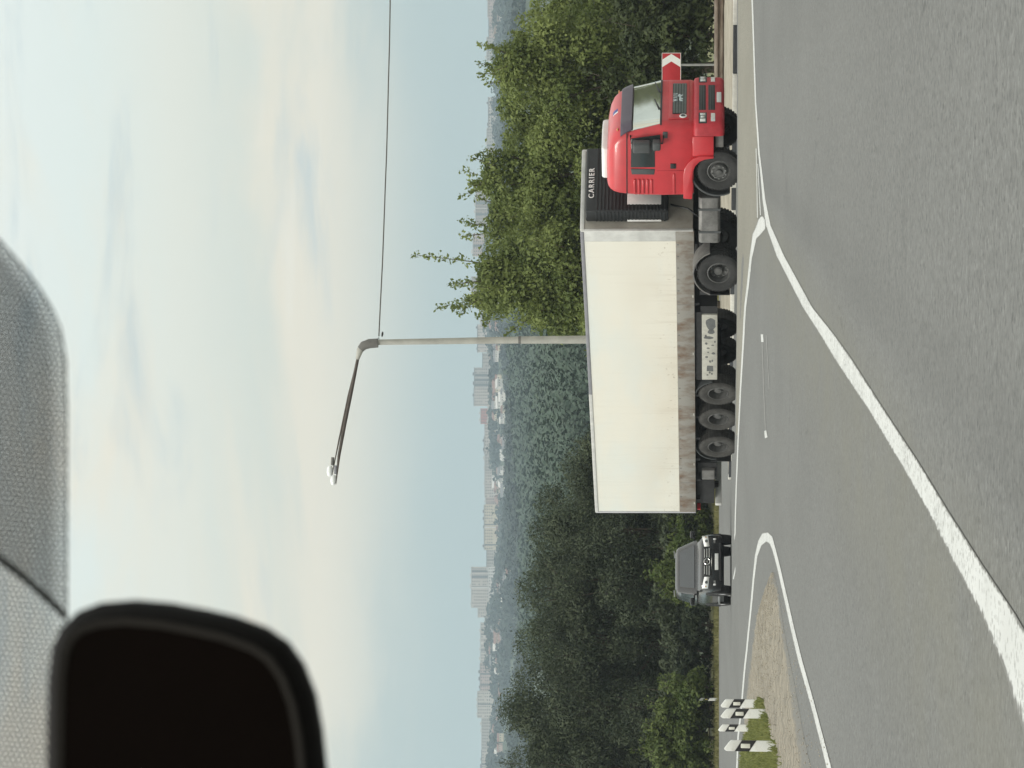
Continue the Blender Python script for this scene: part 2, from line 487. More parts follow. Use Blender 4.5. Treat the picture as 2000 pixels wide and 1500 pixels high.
def paint_mat():
    m = bpy.data.materials.new("worn_road_paint")
    m.use_nodes = True
    n, l = m.node_tree.nodes, m.node_tree.links
    b = n["Principled BSDF"]
    b.inputs["Roughness"].default_value = 0.8
    t = n.new("ShaderNodeTexCoord")
    at = n.new("ShaderNodeAttribute")
    at.attribute_name = "edge"
    nz = n.new("ShaderNodeTexNoise")
    nz.inputs["Scale"].default_value = 11.0
    nz.inputs["Detail"].default_value = 8
    nz.inputs["Roughness"].default_value = 0.68
    l.new(t.outputs["Object"], nz.inputs["Vector"])
    ad = n.new("ShaderNodeMath")
    ad.operation = 'MULTIPLY_ADD'
    ad.inputs[1].default_value = 0.5
    l.new(at.outputs["Fac"], ad.inputs[0])
    l.new(nz.outputs["Fac"], ad.inputs[2])
    mr = n.new("ShaderNodeMapRange")
    mr.inputs["From Min"].default_value = 0.80
    mr.inputs["From Max"].default_value = 0.88
    l.new(ad.outputs[0], mr.inputs["Value"])
    n2 = n.new("ShaderNodeTexNoise")
    n2.inputs["Scale"].default_value = 2.5
    n2.inputs["Detail"].default_value = 6
    l.new(t.outputs["Object"], n2.inputs["Vector"])
    mp = n.new("ShaderNodeMix")
    mp.data_type = 'RGBA'
    mp.inputs[6].default_value = (0.43, 0.44, 0.43, 1)
    mp.inputs[7].default_value = (0.61, 0.625, 0.62, 1)
    l.new(n2.outputs["Fac"], mp.inputs[0])
    vo = n.new("ShaderNodeTexVoronoi"); vo.inputs["Scale"].default_value = 60.0
    l.new(t.outputs["Object"], vo.inputs["Vector"])
    sc_ = n.new("ShaderNodeSeparateColor"); l.new(vo.outputs["Color"], sc_.inputs[0])
    n3 = n.new("ShaderNodeTexNoise"); n3.inputs["Scale"].default_value = 1.1; n3.inputs["Detail"].default_value = 5
    l.new(t.outputs["Object"], n3.inputs["Vector"])
    r3 = n.new("ShaderNodeMapRange"); r3.inputs["From Min"].default_value = 0.4; r3.inputs["From Max"].default_value = 0.7
    r3.inputs["To Min"].default_value = 0.93; r3.inputs["To Max"].default_value = 0.62
    l.new(n3.outputs["Fac"], r3.inputs["Value"])
    gt = n.new("ShaderNodeMath"); gt.operation = 'GREATER_THAN'
    l.new(sc_.outputs[0], gt.inputs[0]); l.new(r3.outputs[0], gt.inputs[1])
    m8 = n.new("ShaderNodeMath"); m8.operation = 'MULTIPLY'; m8.inputs[1].default_value = 0.6
    l.new(gt.outputs[0], m8.inputs[0])
    mxw = n.new("ShaderNodeMath"); mxw.operation = 'MAXIMUM'
    l.new(m8.outputs[0], mxw.inputs[0]); l.new(mr.outputs[0], mxw.inputs[1])
    mx = n.new("ShaderNodeMix")
    mx.data_type = 'RGBA'
    l.new(mxw.outputs[0], mx.inputs[0])
    l.new(mp.outputs[2], mx.inputs[6])
    mx.inputs[7].default_value = (0.155, 0.155, 0.146, 1)
    l.new(mx.outputs[2], b.inputs["Base Color"])
    return m


M["paint"] = paint_mat()
M["gravel_bed"] = mat("gravel_bed", (0.275, 0.248, 0.20), 0.95, col2=(0.150, 0.137, 0.112), lo=0.42, hi=0.62, scale=3.2, bump=0.6, bscale=28)
M["stone"] = leaf_mat("gravel_stone", (0.20, 0.175, 0.14), (0.44, 0.40, 0.32), 0.0)

# ------------------------------------------------------------------ mesh helpers


class MB:
    def __init__(self):
        self.v, self.f = [], []

    def add(self, vs, fs):
        o = len(self.v)
        self.v.extend([tuple(p) for p in vs])
        self.f.extend([tuple(i + o for i in f) for f in fs])
        return self

    def box(self, x0, x1, y0, y1, z0, z1):
        vs = [(x, y, z) for z in (z0, z1) for y in (y0, y1) for x in (x0, x1)]
        return self.add(vs, [(0, 2, 3, 1), (4, 5, 7, 6), (0, 1, 5, 4), (2, 6, 7, 3), (0, 4, 6, 2), (1, 3, 7, 5)])

    def prism(self, poly, axis, a0, a1):
        """poly: 2D outline; axis 'x','y','z' is the extrusion axis"""
        def put(p, a):
            return {'x': (a, p[0], p[1]), 'y': (p[0], a, p[1]), 'z': (p[0], p[1], a)}[axis]
        n = len(poly)
        vs = [put(p, a0) for p in poly] + [put(p, a1) for p in poly]
        fs = [tuple(range(n))[::-1], tuple(range(n, 2 * n))] + [(i, (i + 1) % n, n + (i + 1) % n, n + i) for i in range(n)]
        return self.add(vs, fs)

    def tube(self, pts, rads, seg=8, caps=True):
        pts = [Vector(p) for p in pts]
        if not hasattr(rads, "__len__"):
            rads = [rads] * len(pts)
        vs, fs = [], []
        for i, p in enumerate(pts):
            d = (pts[min(i + 1, len(pts) - 1)] - pts[max(i - 1, 0)]).normalized()
            a = d.cross(Vector((0, 0, 1)) if abs(d.z) < 0.9 else Vector((1, 0, 0))).normalized()
            b = d.cross(a)
            for k in range(seg):
                t = 2 * math.pi * k / seg
                vs.append(p + (a * math.cos(t) + b * math.sin(t)) * rads[i])
        for i in range(len(pts) - 1):
            for k in range(seg):
                k2 = (k + 1) % seg
                fs.append((i * seg + k, i * seg + k2, (i + 1) * seg + k2, (i + 1) * seg + k))
        if caps:
            fs.append(tuple(range(seg))[::-1])
            fs.append(tuple(range((len(pts) - 1) * seg, len(pts) * seg)))
        return self.add(vs, fs)

    def lathe(self, prof, seg=32, c=(0, 0, 0)):
        """prof: (radius, y) pairs revolved about the y axis"""
        vs, fs = [], []
        n = len(prof)
        for k in range(seg):
            t = 2 * math.pi * k / seg
            for r, h in prof:
                vs.append((c[0] + r * math.cos(t), c[1] + h, c[2] + r * math.sin(t)))
        for k in range(seg):
            k2 = (k + 1) % seg
            for i in range(n - 1):
                fs.append((k * n + i, k2 * n + i, k2 * n + i + 1, k * n + i + 1))
        return self.add(vs, fs)

    def shell(self, P, nu, nv, depth):
        """a curved sheet with thickness: P(u,v) outer point, depth a vector to the inner side"""
        d = Vector(depth)
        vs = [Vector(P(i / nu, j / nv)) for j in range(nv + 1) for i in range(nu + 1)]
        n = len(vs)
        vs = vs + [p + d for p in vs]
        fs = []
        w = nu + 1
        for j in range(nv):
            for i in range(nu):
                a = j * w + i
                fs.append((a, a + 1, a + w + 1, a + w))
                fs.append((n + a + w, n + a + w + 1, n + a + 1, n + a))
        edge = [i for i in range(nu + 1)] + [j * w + nu for j in range(1, nv + 1)] + [nv * w + i for i in range(nu - 1, -1, -1)] + [j * w for j in range(nv - 1, 0, -1)]
        for k in range(len(edge)):
            a, b = edge[k], edge[(k + 1) % len(edge)]
            fs.append((b, a, n + a, n + b))
        return self.add(vs, fs)

    def loft(self, rings, cap=True):
        n = len(rings[0])
        vs = [p for r in rings for p in r]
        fs = []
        for j in range(len(rings) - 1):
            for i in range(n):
                i2 = (i + 1) % n
                fs.append((j * n + i, j * n + i2, (j + 1) * n + i2, (j + 1) * n + i))
        if cap:
            fs.append(tuple(range(n))[::-1])
            fs.append(tuple(range((len(rings) - 1) * n, len(rings) * n)))
        return self.add(vs, fs)

    def build(self, name, m, parent=None, bevel=0.0, seg=2, smooth=True, angle=38):
        me = bpy.data.meshes.new(name)
        me.from_pydata(self.v, [], self.f)
        bm = bmesh.new()
        bm.from_mesh(me)
        bmesh.ops.recalc_face_normals(bm, faces=bm.faces)
        if bevel > 0:
            ed = [e for e in bm.edges if len(e.link_faces) == 2 and e.calc_face_angle(0) > 0.6]
            bmesh.ops.bevel(bm, geom=ed, offset=bevel, segments=seg, affect='EDGES', profile=0.5, clamp_overlap=True)
        bm.to_mesh(me)
        bm.free()
        if smooth:
            me.polygons.foreach_set("use_smooth", [True] * len(me.polygons))
            me.set_sharp_from_angle(angle=rad(angle))
        me.materials.append(m)
        return link(name, me, parent)


def link(name, me, parent=None, loc=None, rot=None):
    o = bpy.data.objects.new(name, me)
    COL.objects.link(o)
    if parent is not None:
        o.parent = parent
    if loc is not None:
        o.location = loc
    if rot is not None:
        o.rotation_euler = rot
    return o


def thing(name, label, cat, loc=(0, 0, 0), rotz=0.0, group=None):
    o = link(name, None, None, loc, (0, 0, rotz))
    o.empty_display_size = 0.3
    return tag(o, label, cat, group)


def tag(o, label, cat, group=None):
    o["label"] = label
    o["category"] = cat
    if group:
        o["group"] = group
    return o


def struct(o):
    o["kind"] = "structure"
    return o


def stuff(o):
    o["kind"] = "stuff"
    return o


def fast_mesh(name, V, F4, m, smooth=False):
    me = bpy.data.meshes.new(name)
    V = np.asarray(V, dtype=np.float32)
    F4 = np.asarray(F4, dtype=np.int32)
    k = F4.shape[1]
    me.vertices.add(len(V))
    me.vertices.foreach_set("co", V.ravel())
    me.loops.add(F4.size)
    me.loops.foreach_set("vertex_index", F4.ravel())
    me.polygons.add(len(F4))
    me.polygons.foreach_set("loop_start", np.arange(0, F4.size, k, dtype=np.int32))
    me.polygons.foreach_set("loop_total", np.full(len(F4), k, dtype=np.int32))
    if smooth:
        me.polygons.foreach_set("use_smooth", np.ones(len(F4), dtype=bool))
    me.update(calc_edges=True)
    me.validate()
    me.materials.append(m)
    return me


def copy_tree(o, parent=None):
    c = o.copy()
    COL.objects.link(c)
    if parent is not None:
        c.parent = parent
    for ch in [x for x in KIDS.get(o.name, [])]:
        copy_tree(ch, c)
    return c


KIDS = {}


def note_kids():
    KIDS.clear()
    for o in COL.objects:
        if o.parent is not None:
            KIDS.setdefault(o.parent.name, []).append(o)


def text_mesh(body, size, depth, name):
    cu = bpy.data.curves.new(name, 'FONT')
    cu.body = body
    cu.size = size
    cu.extrude = depth
    cu.align_x = 'CENTER'
    cu.align_y = 'CENTER'
    cu.space_character = 1.3
    cu.offset = size * 0.012
    ob = bpy.data.objects.new(name, cu)
    COL.objects.link(ob)
    dg = bpy.context.evaluated_depsgraph_get()
    me = bpy.data.meshes.new_from_object(ob.evaluated_get(dg))
    bpy.data.objects.remove(ob)
    return me


# ------------------------------------------------------------------ the lie of the land


def sst(a, b, x):
    t = np.clip((x - a) / (b - a), 0, 1)
    return t * t * (3 - 2 * t)


def H(x, y):
    """height of the junction's road surface"""
    x, y = np.asarray(x, float), np.asarray(y, float)
    base = 0.06 * sst(62, 96, y) + 0.05 * sst(96, 116, y) + 0.30 * sst(114, 150, y)
    yc = 78.0 + 7.5 * sst(3.0, -3.5, x) if False else 78.0 + 7.5 * (1 - sst(-3.5, 3.0, x))
    amp = 0.160 * sst(-8.5, -3.0, x)
    d = y - yc
    bump = sst(-24, 0.5, d) * (1 - sst(0.5, 6.5, d))
    return base + amp * bump


def ray(px, py):
    u, v = (1500.0 - py - 750.0) / F_PX, (px - 1000.0) / F_PX
    return np.array([u, math.cos(TH) + v * math.sin(TH), math.sin(TH) - v * math.cos(TH)])


def G(px, py):
    """the ground point of the junction that photo pixel (px, py) shows"""
    d = ray(px, py)
    ys = np.arange(3.0, 160.0, 0.05)
    t = ys / d[1]
    z = EYE + t * d[2]
    h = H(t * d[0], ys)
    k = np.argmax(z <= h)
    if z[k] > h[k]:
        k = len(ys) - 1
    return np.array([t[k] * d[0], ys[k]])


def at(px, py, Y):
    d = ray(px, py)
    t = Y / d[1]
    return Vector((d[0] * t, Y, EYE + d[2] * t))


# road sheet
xs = np.concatenate([np.arange(-60, -14, 2.0), np.arange(-14, 16, 0.5), np.arange(16, 61, 2.0)])
ys = np.concatenate([np.arange(-12, 50, 1.0), np.arange(50, 100, 0.5), np.arange(100, 151.5, 1.0)])
gx, gy = np.meshgrid(xs, ys)
V = np.stack([gx.ravel(), gy.ravel(), H(gx, gy).ravel()], 1)
nx, ny = len(xs), len(ys)
ii = (np.arange(ny - 1)[:, None] * nx + np.arange(nx - 1)[None, :]).ravel()
Fq = np.stack([ii, ii + 1, ii + nx + 1, ii + nx], 1)
struct(link("road", fast_mesh("road", V, Fq, M["asphalt"], True)))

# terrain: from behind the camera out to the hills with the city
TY = [-70, 40, 145, 158, 175, 260, 600, 1000, 1600, 2400, 3400, 4300, 5000, 5600, 6500]
TZ = [-0.6, -0.6, -0.6, 0.55, 1.0, 3.0, 19.5, 41.0, 76.0, 128.0, 196.0, 259.0, 311.0, 353.0, 396.0]


def TZf(x, y):
    z = np.interp(y, TY, TZ)
    a = np.clip((np.asarray(y) - 400) / 4000, 0, 1)
    z = z + a * (7.0 * np.sin(np.asarray(x) / 95.0 + 0.4) + 5.0 * np.sin(np.asarray(x) / 41.0 + np.asarray(y) / 300.0))
    return z


ty = np.unique(np.concatenate([np.array([-70, -20, 40, 100, 145, 150, 154, 158, 165, 175, 200]), np.linspace(230, 6500, 120)]))
ts = np.linspace(-1, 1, 61)
gx = ts[None, :] * (140 + 0.25 * np.abs(ty))[:, None]
gy = np.repeat(ty[:, None], len(ts), 1)
V = np.stack([gx.ravel(), gy.ravel(), TZf(gx, gy).ravel()], 1)
nx, ny = len(ts), len(ty)
ii = (np.arange(ny - 1)[:, None] * nx + np.arange(nx - 1)[None, :]).ravel()
Fq = np.stack([ii, ii + 1, ii + nx + 1, ii + nx], 1)
struct(link("hills", fast_mesh("hills", V, Fq, M["soil"], True)))

# grassy verge beyond the road
rng0 = np.random.default_rng(5)
vx = np.arange(-60, 61, 1.0)
vy = np.array([150.6, 151.2, 152.5, 154.5, 158, 164])
vz = np.array([0.36, 0.43, 0.47, 0.55, 0.72, 0.95])
gx, gy = np.meshgrid(vx, vy)
gz = np.repeat(vz[:, None], len(vx), 1) + rng0.normal(0, 0.02, gx.shape)
nx, ny = len(vx), len(vy)
ii = (np.arange(ny - 1)[:, None] * nx + np.arange(nx - 1)[None, :]).ravel()
struct(link("grass_verge", fast_mesh("grass_verge", np.stack([gx.ravel(), gy.ravel(), gz.ravel()], 1),
                                     np.stack([ii, ii + 1, ii + nx + 1, ii + nx], 1), M["verge_soil"], True)))

# raised verge behind the painted kerb
KD = np.array([-0.49, 0.872])            # along the kerb, away from us
KN = np.array([0.872, 0.49])             # across, away from the road
KP = np.array([12.4, 86.0])


def kerb_xy(k):
    """line of the kerb face; it bends round at its far end"""
    p = KP + KD * min(k, 31.0)
    if k > 31.0:
        a = (k - 31.0) / 3.0
        p = p + 3.0 * (KD * math.sin(min(a, 1.6)) + KN * (1 - math.cos(min(a, 1.6))))
    return p


ks = np.arange(-30, 34.6, 0.6)
rows = []
for off, zz in ((0.14, 0.185), (1.2, 0.23), (3.2, 0.33), (5.0, 0.42), (9, 0.5), (16, 0.62), (28, 0.8), (50, 1.2)):
    rows.append([(*(kerb_xy(k) + KN * off), zz) for k in ks])
vs = np.array(rows).reshape(-1, 3)
vs[:, 2] += rng0.normal(0, 0.008, len(vs))
nx, ny = len(ks), 8
ii = (np.arange(ny - 1)[:, None] * nx + np.arange(nx - 1)[None, :]).ravel()
struct(link("verge", fast_mesh("verge", vs, np.stack([ii, ii + nx, ii + nx + 1, ii + 1], 1), M["dirt"], True)))

# kerb: painted stones, each its own part
kerb = struct(link("kerb", None))
kw = MB().box(-1.13, 1.13, 0, 0.14, -0.17, 0.0).build("kerb_block", M["kerb_white"], kerb, bevel=0.015)
kb = MB().box(-1.13, 1.13, 0, 0.14, -0.17, 0.0).build("kerb_block", M["kerb_black"], kerb, bevel=0.015)
n_k = 0
k = -9.0
while k < 34.4:
    p0, p1 = kerb_xy(k - 0.3), kerb_xy(k + 0.3)
    d = p1 - p0
    src = kw if n_k % 2 == 0 else kb
    o = src if n_k < 2 else src.copy()
    if n_k >= 2:
        COL.objects.link(o)
    c = kerb_xy(k)
    o.location = (c[0], c[1], 0.195 + random.Random(n_k).uniform(-0.008, 0.008))
    o.rotation_euler = (0, 0, math.atan2(d[1], d[0]) + math.pi)
    o.rotation_euler.z = math.atan2(-d[1], -d[0])
    n_k += 1
    o.scale = (1, 1, 1) if k < 13 else (.52, 1, 1)
    k += 2.28 if k < 11.5 else (1.73 if k < 13 else 1.19)

# ------------------------------------------------------------------ road markings


def strip(name, left, right, dz, m, edgeval=True, step=0.6):
    """left/right: matching photo pixel lists; laid on the road as a sheet"""
    A = np.array([G(*p) for p in left])
    B = np.array([G(*p) for p in right])
    PA, PB = [A[0]], [B[0]]
    for i in range(len(A) - 1):
        n = max(1, int(max(np.linalg.norm(A[i + 1] - A[i]), np.linalg.norm(B[i + 1] - B[i])) / step))
        for j in range(1, n + 1):
            PA.append(A[i] + (A[i + 1] - A[i]) * j / n)
            PB.append(B[i] + (B[i + 1] - B[i]) * j / n)
    cols = [0.0, 0.12, 0.3, 0.7, 0.88, 1.0]
    ev = [1.0, 0.45, 0, 0, 0.45, 1.0]
    V, E = [], []
    for a, b in zip(PA, PB):
        for c, e in zip(cols, ev):
            p = a + (b - a) * c
            V.append((p[0], p[1], float(H(p[0], p[1])) + dz))
            E.append(e)
    w = len(cols)
    F = []
    for i in range(len(PA) - 1):
        for j in range(w - 1):
            q = i * w + j
            F.append((q, q + 1, q + w + 1, q + w))
    me = fast_mesh(name, V, F, m, True)
    att = me.attributes.new("edge", 'FLOAT', 'POINT')
    att.data.foreach_set("value", E)
    bm = bmesh.new()
    bm.from_mesh(me)
    bmesh.ops.recalc_face_normals(bm, faces=bm.faces)
    if sum(f.normal.z for f in bm.faces) < 0:
        bmesh.ops.reverse_faces(bm, faces=bm.faces)
    bm.to_mesh(me)
    bm.free()
    return struct(link(name, me))


# pale dusty shoulder between the edge line and the crest
sh_near = [(1468, -30), (1473, 100), (1478, 220), (1480, 330), (1482, 420), (1474, 460), (1466, 520), (1456, 610), (1449, 730), (1443, 850)]
sh_far = [(1441.5, -30), (1441.5, 100), (1441.5, 220), (1441.5, 330), (1441.5, 420), (1441, 460), (1440.5, 520), (1439.5, 610), (1438.5, 730), (1437.5, 850)]
strip("shoulder", sh_near, sh_far, 0.0015, M["shoulder"])

strip("edge_line",
      [(1467, -20), (1471, 90), (1474.5, 200), (1481, 300), (1489.5, 390), (1496, 440), (1517, 500), (1568, 600), (1600, 650), (1630, 700), (1697, 800), (1757, 900), (1815, 1000), (1867, 1100), (1920, 1200), (1961, 1300), (1995, 1400), (2030, 1520)],
      [(1470.5, -20), (1474, 90), (1477.5, 200), (1484.5, 300), (1495.5, 390), (1506, 440), (1533, 500), (1588, 600), (1628, 650), (1664, 700), (1728, 800), (1794, 900), (1855, 1000), (1921, 1100), (1988, 1200), (2045, 1300), (2105, 1400), (2180, 1520)],
      0.0030, M["paint"])
strip("lane_line",
      [(1486.5, 423), (1481, 429), (1476.5, 441), (1470, 458), (1464.5, 500), (1460, 545), (1453.5, 600), (1449.5, 680), (1445, 760), (1440.5, 860), (1437.0, 950), (1434.8, 1040), (1431.5, 1130)],
      [(1490.5, 423), (1495.5, 430), (1496, 447), (1478, 466), (1469, 505), (1464.5, 548), (1457.5, 602), (1453, 682), (1448, 762), (1443, 862), (1439.5, 952), (1437, 1042), (1433.5, 1132)],
      0.0030, M["paint"])
strip("hatch_line", [(1476.5, 290), (1478, 350), (1479, 425)], [(1478, 290), (1479.5, 350), (1481, 425)], 0.0045, M["paint"])
strip("hatch_line", [(1480, 320), (1482.5, 370), (1485, 420)], [(1481.4, 320), (1484, 370), (1487, 420)], 0.0045, M["paint"])
strip("island_line",
      [(1436, 1540), (1440, 1440), (1450, 1340), (1457, 1270), (1464, 1200), (1470, 1130), (1474.5, 1085), (1481, 1056), (1489, 1041)],
      [(1439.5, 1540), (1443.5, 1440), (1453.5, 1340), (1460.5, 1270), (1467.5, 1200), (1474, 1130), (1480, 1086), (1488, 1066), (1497, 1059)],
      0.0030, M["paint"])
strip("island_line",
      [(1489, 1041), (1500, 1039), (1509, 1047), (1514, 1065), (1523, 1100), (1537, 1160), (1553, 1230), (1568, 1290), (1591, 1370), (1615, 1460), (1636, 1540)],
      [(1497, 1059), (1500, 1060), (1504, 1063), (1509, 1075), (1517, 1104), (1530.5, 1163), (1545.5, 1232), (1560, 1293), (1583, 1373), (1606, 1462), (1626, 1543)],
      0.0036, M["paint"])
strip("worn_line", [(1486, 653), (1487, 668)], [(1491, 653), (1492, 668)], 0.0030, M["paint"])
strip("worn_line", [(1493, 842), (1494, 856)], [(1497, 840), (1500, 854)], 0.0030, M["paint"])
M["ghost"] = mat("faded_paint", (0.150, 0.150, 0.145), 0.9, col2=(0.235, 0.235, 0.23), lo=0.4, hi=0.6, scale=7)
strip("worn_line", [(1488, 670), (1491, 760), (1494.5, 840)], [(1490, 670), (1493, 760), (1496.5, 840)], 0.0030, M["ghost"])
strip("worn_line", [(1496, 655), (1499, 700), (1502, 760)], [(1498, 655), (1500.5, 700), (1503.5, 760)], 0.0030, M["ghost"])

# ------------------------------------------------------------------ gravel island with grass
isl_l = [(1507, 1118), (1490, 1165), (1479, 1205), (1470, 1260), (1461, 1330), (1454, 1400), (1449, 1470), (1446, 1540)]
isl_r = [(1512, 1118), (1522, 1165), (1529, 1215), (1541, 1280), (1553, 1340), (1567, 1420), (1580, 1480), (1596, 1560)]
LA = np.array([G(*p) for p in isl_l])
LB = np.array([G(*p) for p in isl_r])


def isl(u, t):
    i = min(int(u * 7), 6)
    f = u * 7 - i
    a, b = LA[i] + (LA[i + 1] - LA[i]) * f, LB[i] + (LB[i + 1] - LB[i]) * f
    return a + (b - a) * t


V, F = [], []
nu, nt = 60, 16
rg = np.random.default_rng(11)
for i in range(nu + 1):
    for j in range(nt + 1):
        t = j / nt
        p = isl(i / nu, t)
        hh = 0.002 + 0.055 * min(1, 4 * min(t, 1 - t)) * min(1, i / 14) + (rg.normal(0, 0.008) if 0 < j < nt else 0)
        V.append((p[0], p[1], float(H(*p)) + hh))
for i in range(nu):
    for j in range(nt):
        q = i * (nt + 1) + j
        F.append((q, q + 1, q + nt + 2, q + nt + 1))
_gm = M["gravel_bed"]
_n, _l = _gm.node_tree.nodes, _gm.node_tree.links
_b = _n["Principled BSDF"]
_src = _b.inputs["Base Color"].links[0].from_socket
_at = _n.new("ShaderNodeAttribute"); _at.attribute_name = "edge"
_tc = _n.new("ShaderNodeTexCoord")
_nz = _n.new("ShaderNodeTexNoise"); _nz.inputs["Scale"].default_value = 5.0; _nz.inputs["Detail"].default_value = 8; _nz.inputs["Roughness"].default_value = 0.75
_l.new(_tc.outputs["Object"], _nz.inputs["Vector"])
_ad = _n.new("ShaderNodeMath"); _ad.operation = 'ADD'
_l.new(_at.outputs["Fac"], _ad.inputs[0]); _l.new(_nz.outputs["Fac"], _ad.inputs[1])
_mr = _n.new("ShaderNodeMapRange"); _mr.inputs["From Min"].default_value = 0.88; _mr.inputs["From Max"].default_value = 1.12
_l.new(_ad.outputs[0], _mr.inputs["Value"])
_mx = _n.new("ShaderNodeMix"); _mx.data_type = 'RGBA'; _mx.inputs[7].default_value = (0.165, 0.163, 0.152, 1)
_l.new(_mr.outputs[0], _mx.inputs[0]); _l.new(_src, _mx.inputs[6]); _l.new(_mx.outputs[2], _b.inputs["Base Color"])
_me = fast_mesh("traffic_island", V, F, _gm, True)
_e = _me.attributes.new("edge", 'FLOAT', 'POINT')
_e.data.foreach_set("value", [max(0.0, 1 - min(11.0 * min(j / nt, 1 - j / nt), i / 9)) for i in range(nu + 1) for j in range(nt + 1)])
struct(link("traffic_island", _me))

# loose stones over it
V, F = [], []
octa = np.array([(1, 0, 0), (0, 1, 0), (-1, 0, 0), (0, -1, 0), (0, 0, .7), (0, 0, -.5)])
of = [(0, 1, 4), (1, 2, 4), (2, 3, 4), (3, 0, 4), (1, 0, 5), (2, 1, 5), (3, 2, 5), (0, 3, 5)]
for _ in range(7000):
    u, t = rg.random() ** 0.8, rg.normal(0.5, 0.26)
    if not -0.12 < t < 1.12:
        continue
    p = isl(min(u, 1), t)
    inside = 0 < t < 1
    s = rg.uniform(0.004, 0.011) if inside else rg.uniform(0.004, 0.010)
    z = float(H(*p)) + (0.055 * min(1, 4 * min(t, 1 - t)) * min(1, u * 4.3) if inside else 0) + 0.008
    a = rg.uniform(0, 6.28)
    R = np.array([[math.cos(a), -math.sin(a), 0], [math.sin(a), math.cos(a), 0], [0, 0, 1]])
    vv = (octa * rg.uniform(0.6, 1.3, (6, 1))) @ R.T * s + np.array([p[0], p[1], z])
    o = len(V)
    V.extend(vv.tolist())
    F.extend([(a_ + o, b_ + o, c_ + o) for a_, b_, c_ in of])
st = stuff(link("gravel", fast_mesh("gravel", V, F, M["stone"])))
tag(st, "loose pale gravel strewn over the bare traffic island", "gravel")


def blades(pts, zs, hmin, hmax, width, rng, lean=0.35):
    n = len(pts)
    a = rng.uniform(0, 6.283, n)
    h = rng.uniform(hmin, hmax, n)
    w = width * rng.uniform(0.6, 1.4, n)
    lx, ly = rng.normal(0, lean, n) * h, rng.normal(0, lean, n) * h
    dx, dy = np.cos(a) * w / 2, np.sin(a) * w / 2
    V = np.empty((n, 4, 3))
    V[:, 0] = np.stack([pts[:, 0] - dx, pts[:, 1] - dy, zs], 1)
    V[:, 1] = np.stack([pts[:, 0] + dx, pts[:, 1] + dy, zs], 1)
    V[:, 2] = np.stack([pts[:, 0] + dx * .25 + lx, pts[:, 1] + dy * .25 + ly, zs + h], 1)
    V[:, 3] = np.stack([pts[:, 0] - dx * .25 + lx, pts[:, 1] - dy * .25 + ly, zs + h], 1)
    F = np.arange(n * 4).reshape(n, 4)
    return V.reshape(-1, 3), F


gl = [(1494, 1366), (1478, 1400), (1466, 1425), (1457, 1460), (1451, 1500), (1448, 1545)]
gr = [(1500, 1366), (1508, 1400), (1512, 1430), (1526, 1462), (1529, 1500), (1534, 1545)]
GA, GB = np.array([G(*p) for p in gl]), np.array([G(*p) for p in gr])
pts = []
for _ in range(15000):
    u = rg.random() * 4.999
    i = int(u)
    f = u - i
    t = rg.random()
    a, b = GA[i] + (GA[i + 1] - GA[i]) * f, GB[i] + (GB[i + 1] - GB[i]) * f
    pts.append(a + (b - a) * (t + rg.normal(0, 0.03)))
pts = np.array(pts)
keep = [mnoise.noise(Vector((p[0] * 1.7, p[1] * 0.8, 0.3))) > -0.12 + rg.normal(0, .16) for p in pts]
pts = pts[np.array(keep)]
Vg, Fg = blades(pts, H(pts[:, 0], pts[:, 1]) + 0.05, 0.03, 0.11, 0.022, rg)
tag(stuff(link("grass", fast_mesh("grass", Vg, Fg, M["grass"]))), "short green grass patch growing round the posts on the traffic island", "grass")

# dry grass along the far verge
n = 26000
px = rg.uniform(-24, 9, n)
py = 150.7 + np.abs(rg.normal(0, 1.9, n))
pts = np.stack([px, py], 1)
zz = np.interp(py, vy, vz)
Vg, Fg = blades(pts, zz - 0.02, 0.05, 0.22, 0.045, rg, 0.3)
tag(stuff(link("grass", fast_mesh("grass", Vg, Fg, M["grass_dry"]))), "strip of yellowing grass along the far edge of the road below the dark trees", "grass")

# ------------------------------------------------------------------ guard rail behind the truck
gr0 = thing("guard_rail", "rusty brown corrugated guard rail running behind the red truck cab", "guard rail")
prof = [(0.0, 0.00), (-0.02, 0.03), (-0.075, 0.07), (-0.075, 0.10), (-0.01, 0.14), (-0.01, 0.175), (-0.075, 0.215), (-0.075, 0.245), (-0.02, 0.285), (0.0, 0.315)]
rail_v = []
kk = np.arange(-14, 19.1, 0.5)
ROFF = 4.6
for k in kk:
    p = KP + KD * k + KN * ROFF
    rail_v.append([(p[0] + KN[0] * d, p[1] + KN[1] * d, 0.37 + z) for d, z in prof])
mb = MB()
nP = len(prof)
vs = [q for r in rail_v for q in r]
fs = [(i * nP + j, i * nP + j + 1, (i + 1) * nP + j + 1, (i + 1) * nP + j) for i in range(len(kk) - 1) for j in range(nP - 1)]
mb.add(vs, fs)
ro = mb.build("rail_beam", M["rail_rust"], gr0)
sm = ro.modifiers.new("thickness", 'SOLIDIFY')
sm.thickness = 0.006
pp = None
for k in np.arange(-12, 19, 2.0):
    p = KP + KD * k + KN * (ROFF + 0.09)
    if pp is None:
        pp = MB().box(-0.05, 0.05, -0.06, 0.06, -0.1, 0.70).build("rail_post", M["galv"], gr0, bevel=0.01)
        o = pp
    else:
        o = pp.copy()
        COL.objects.link(o)
    o.location = (p[0], p[1], 0.0)
    o.rotation_euler = (0, 0, math.atan2(KN[1], KN[0]))

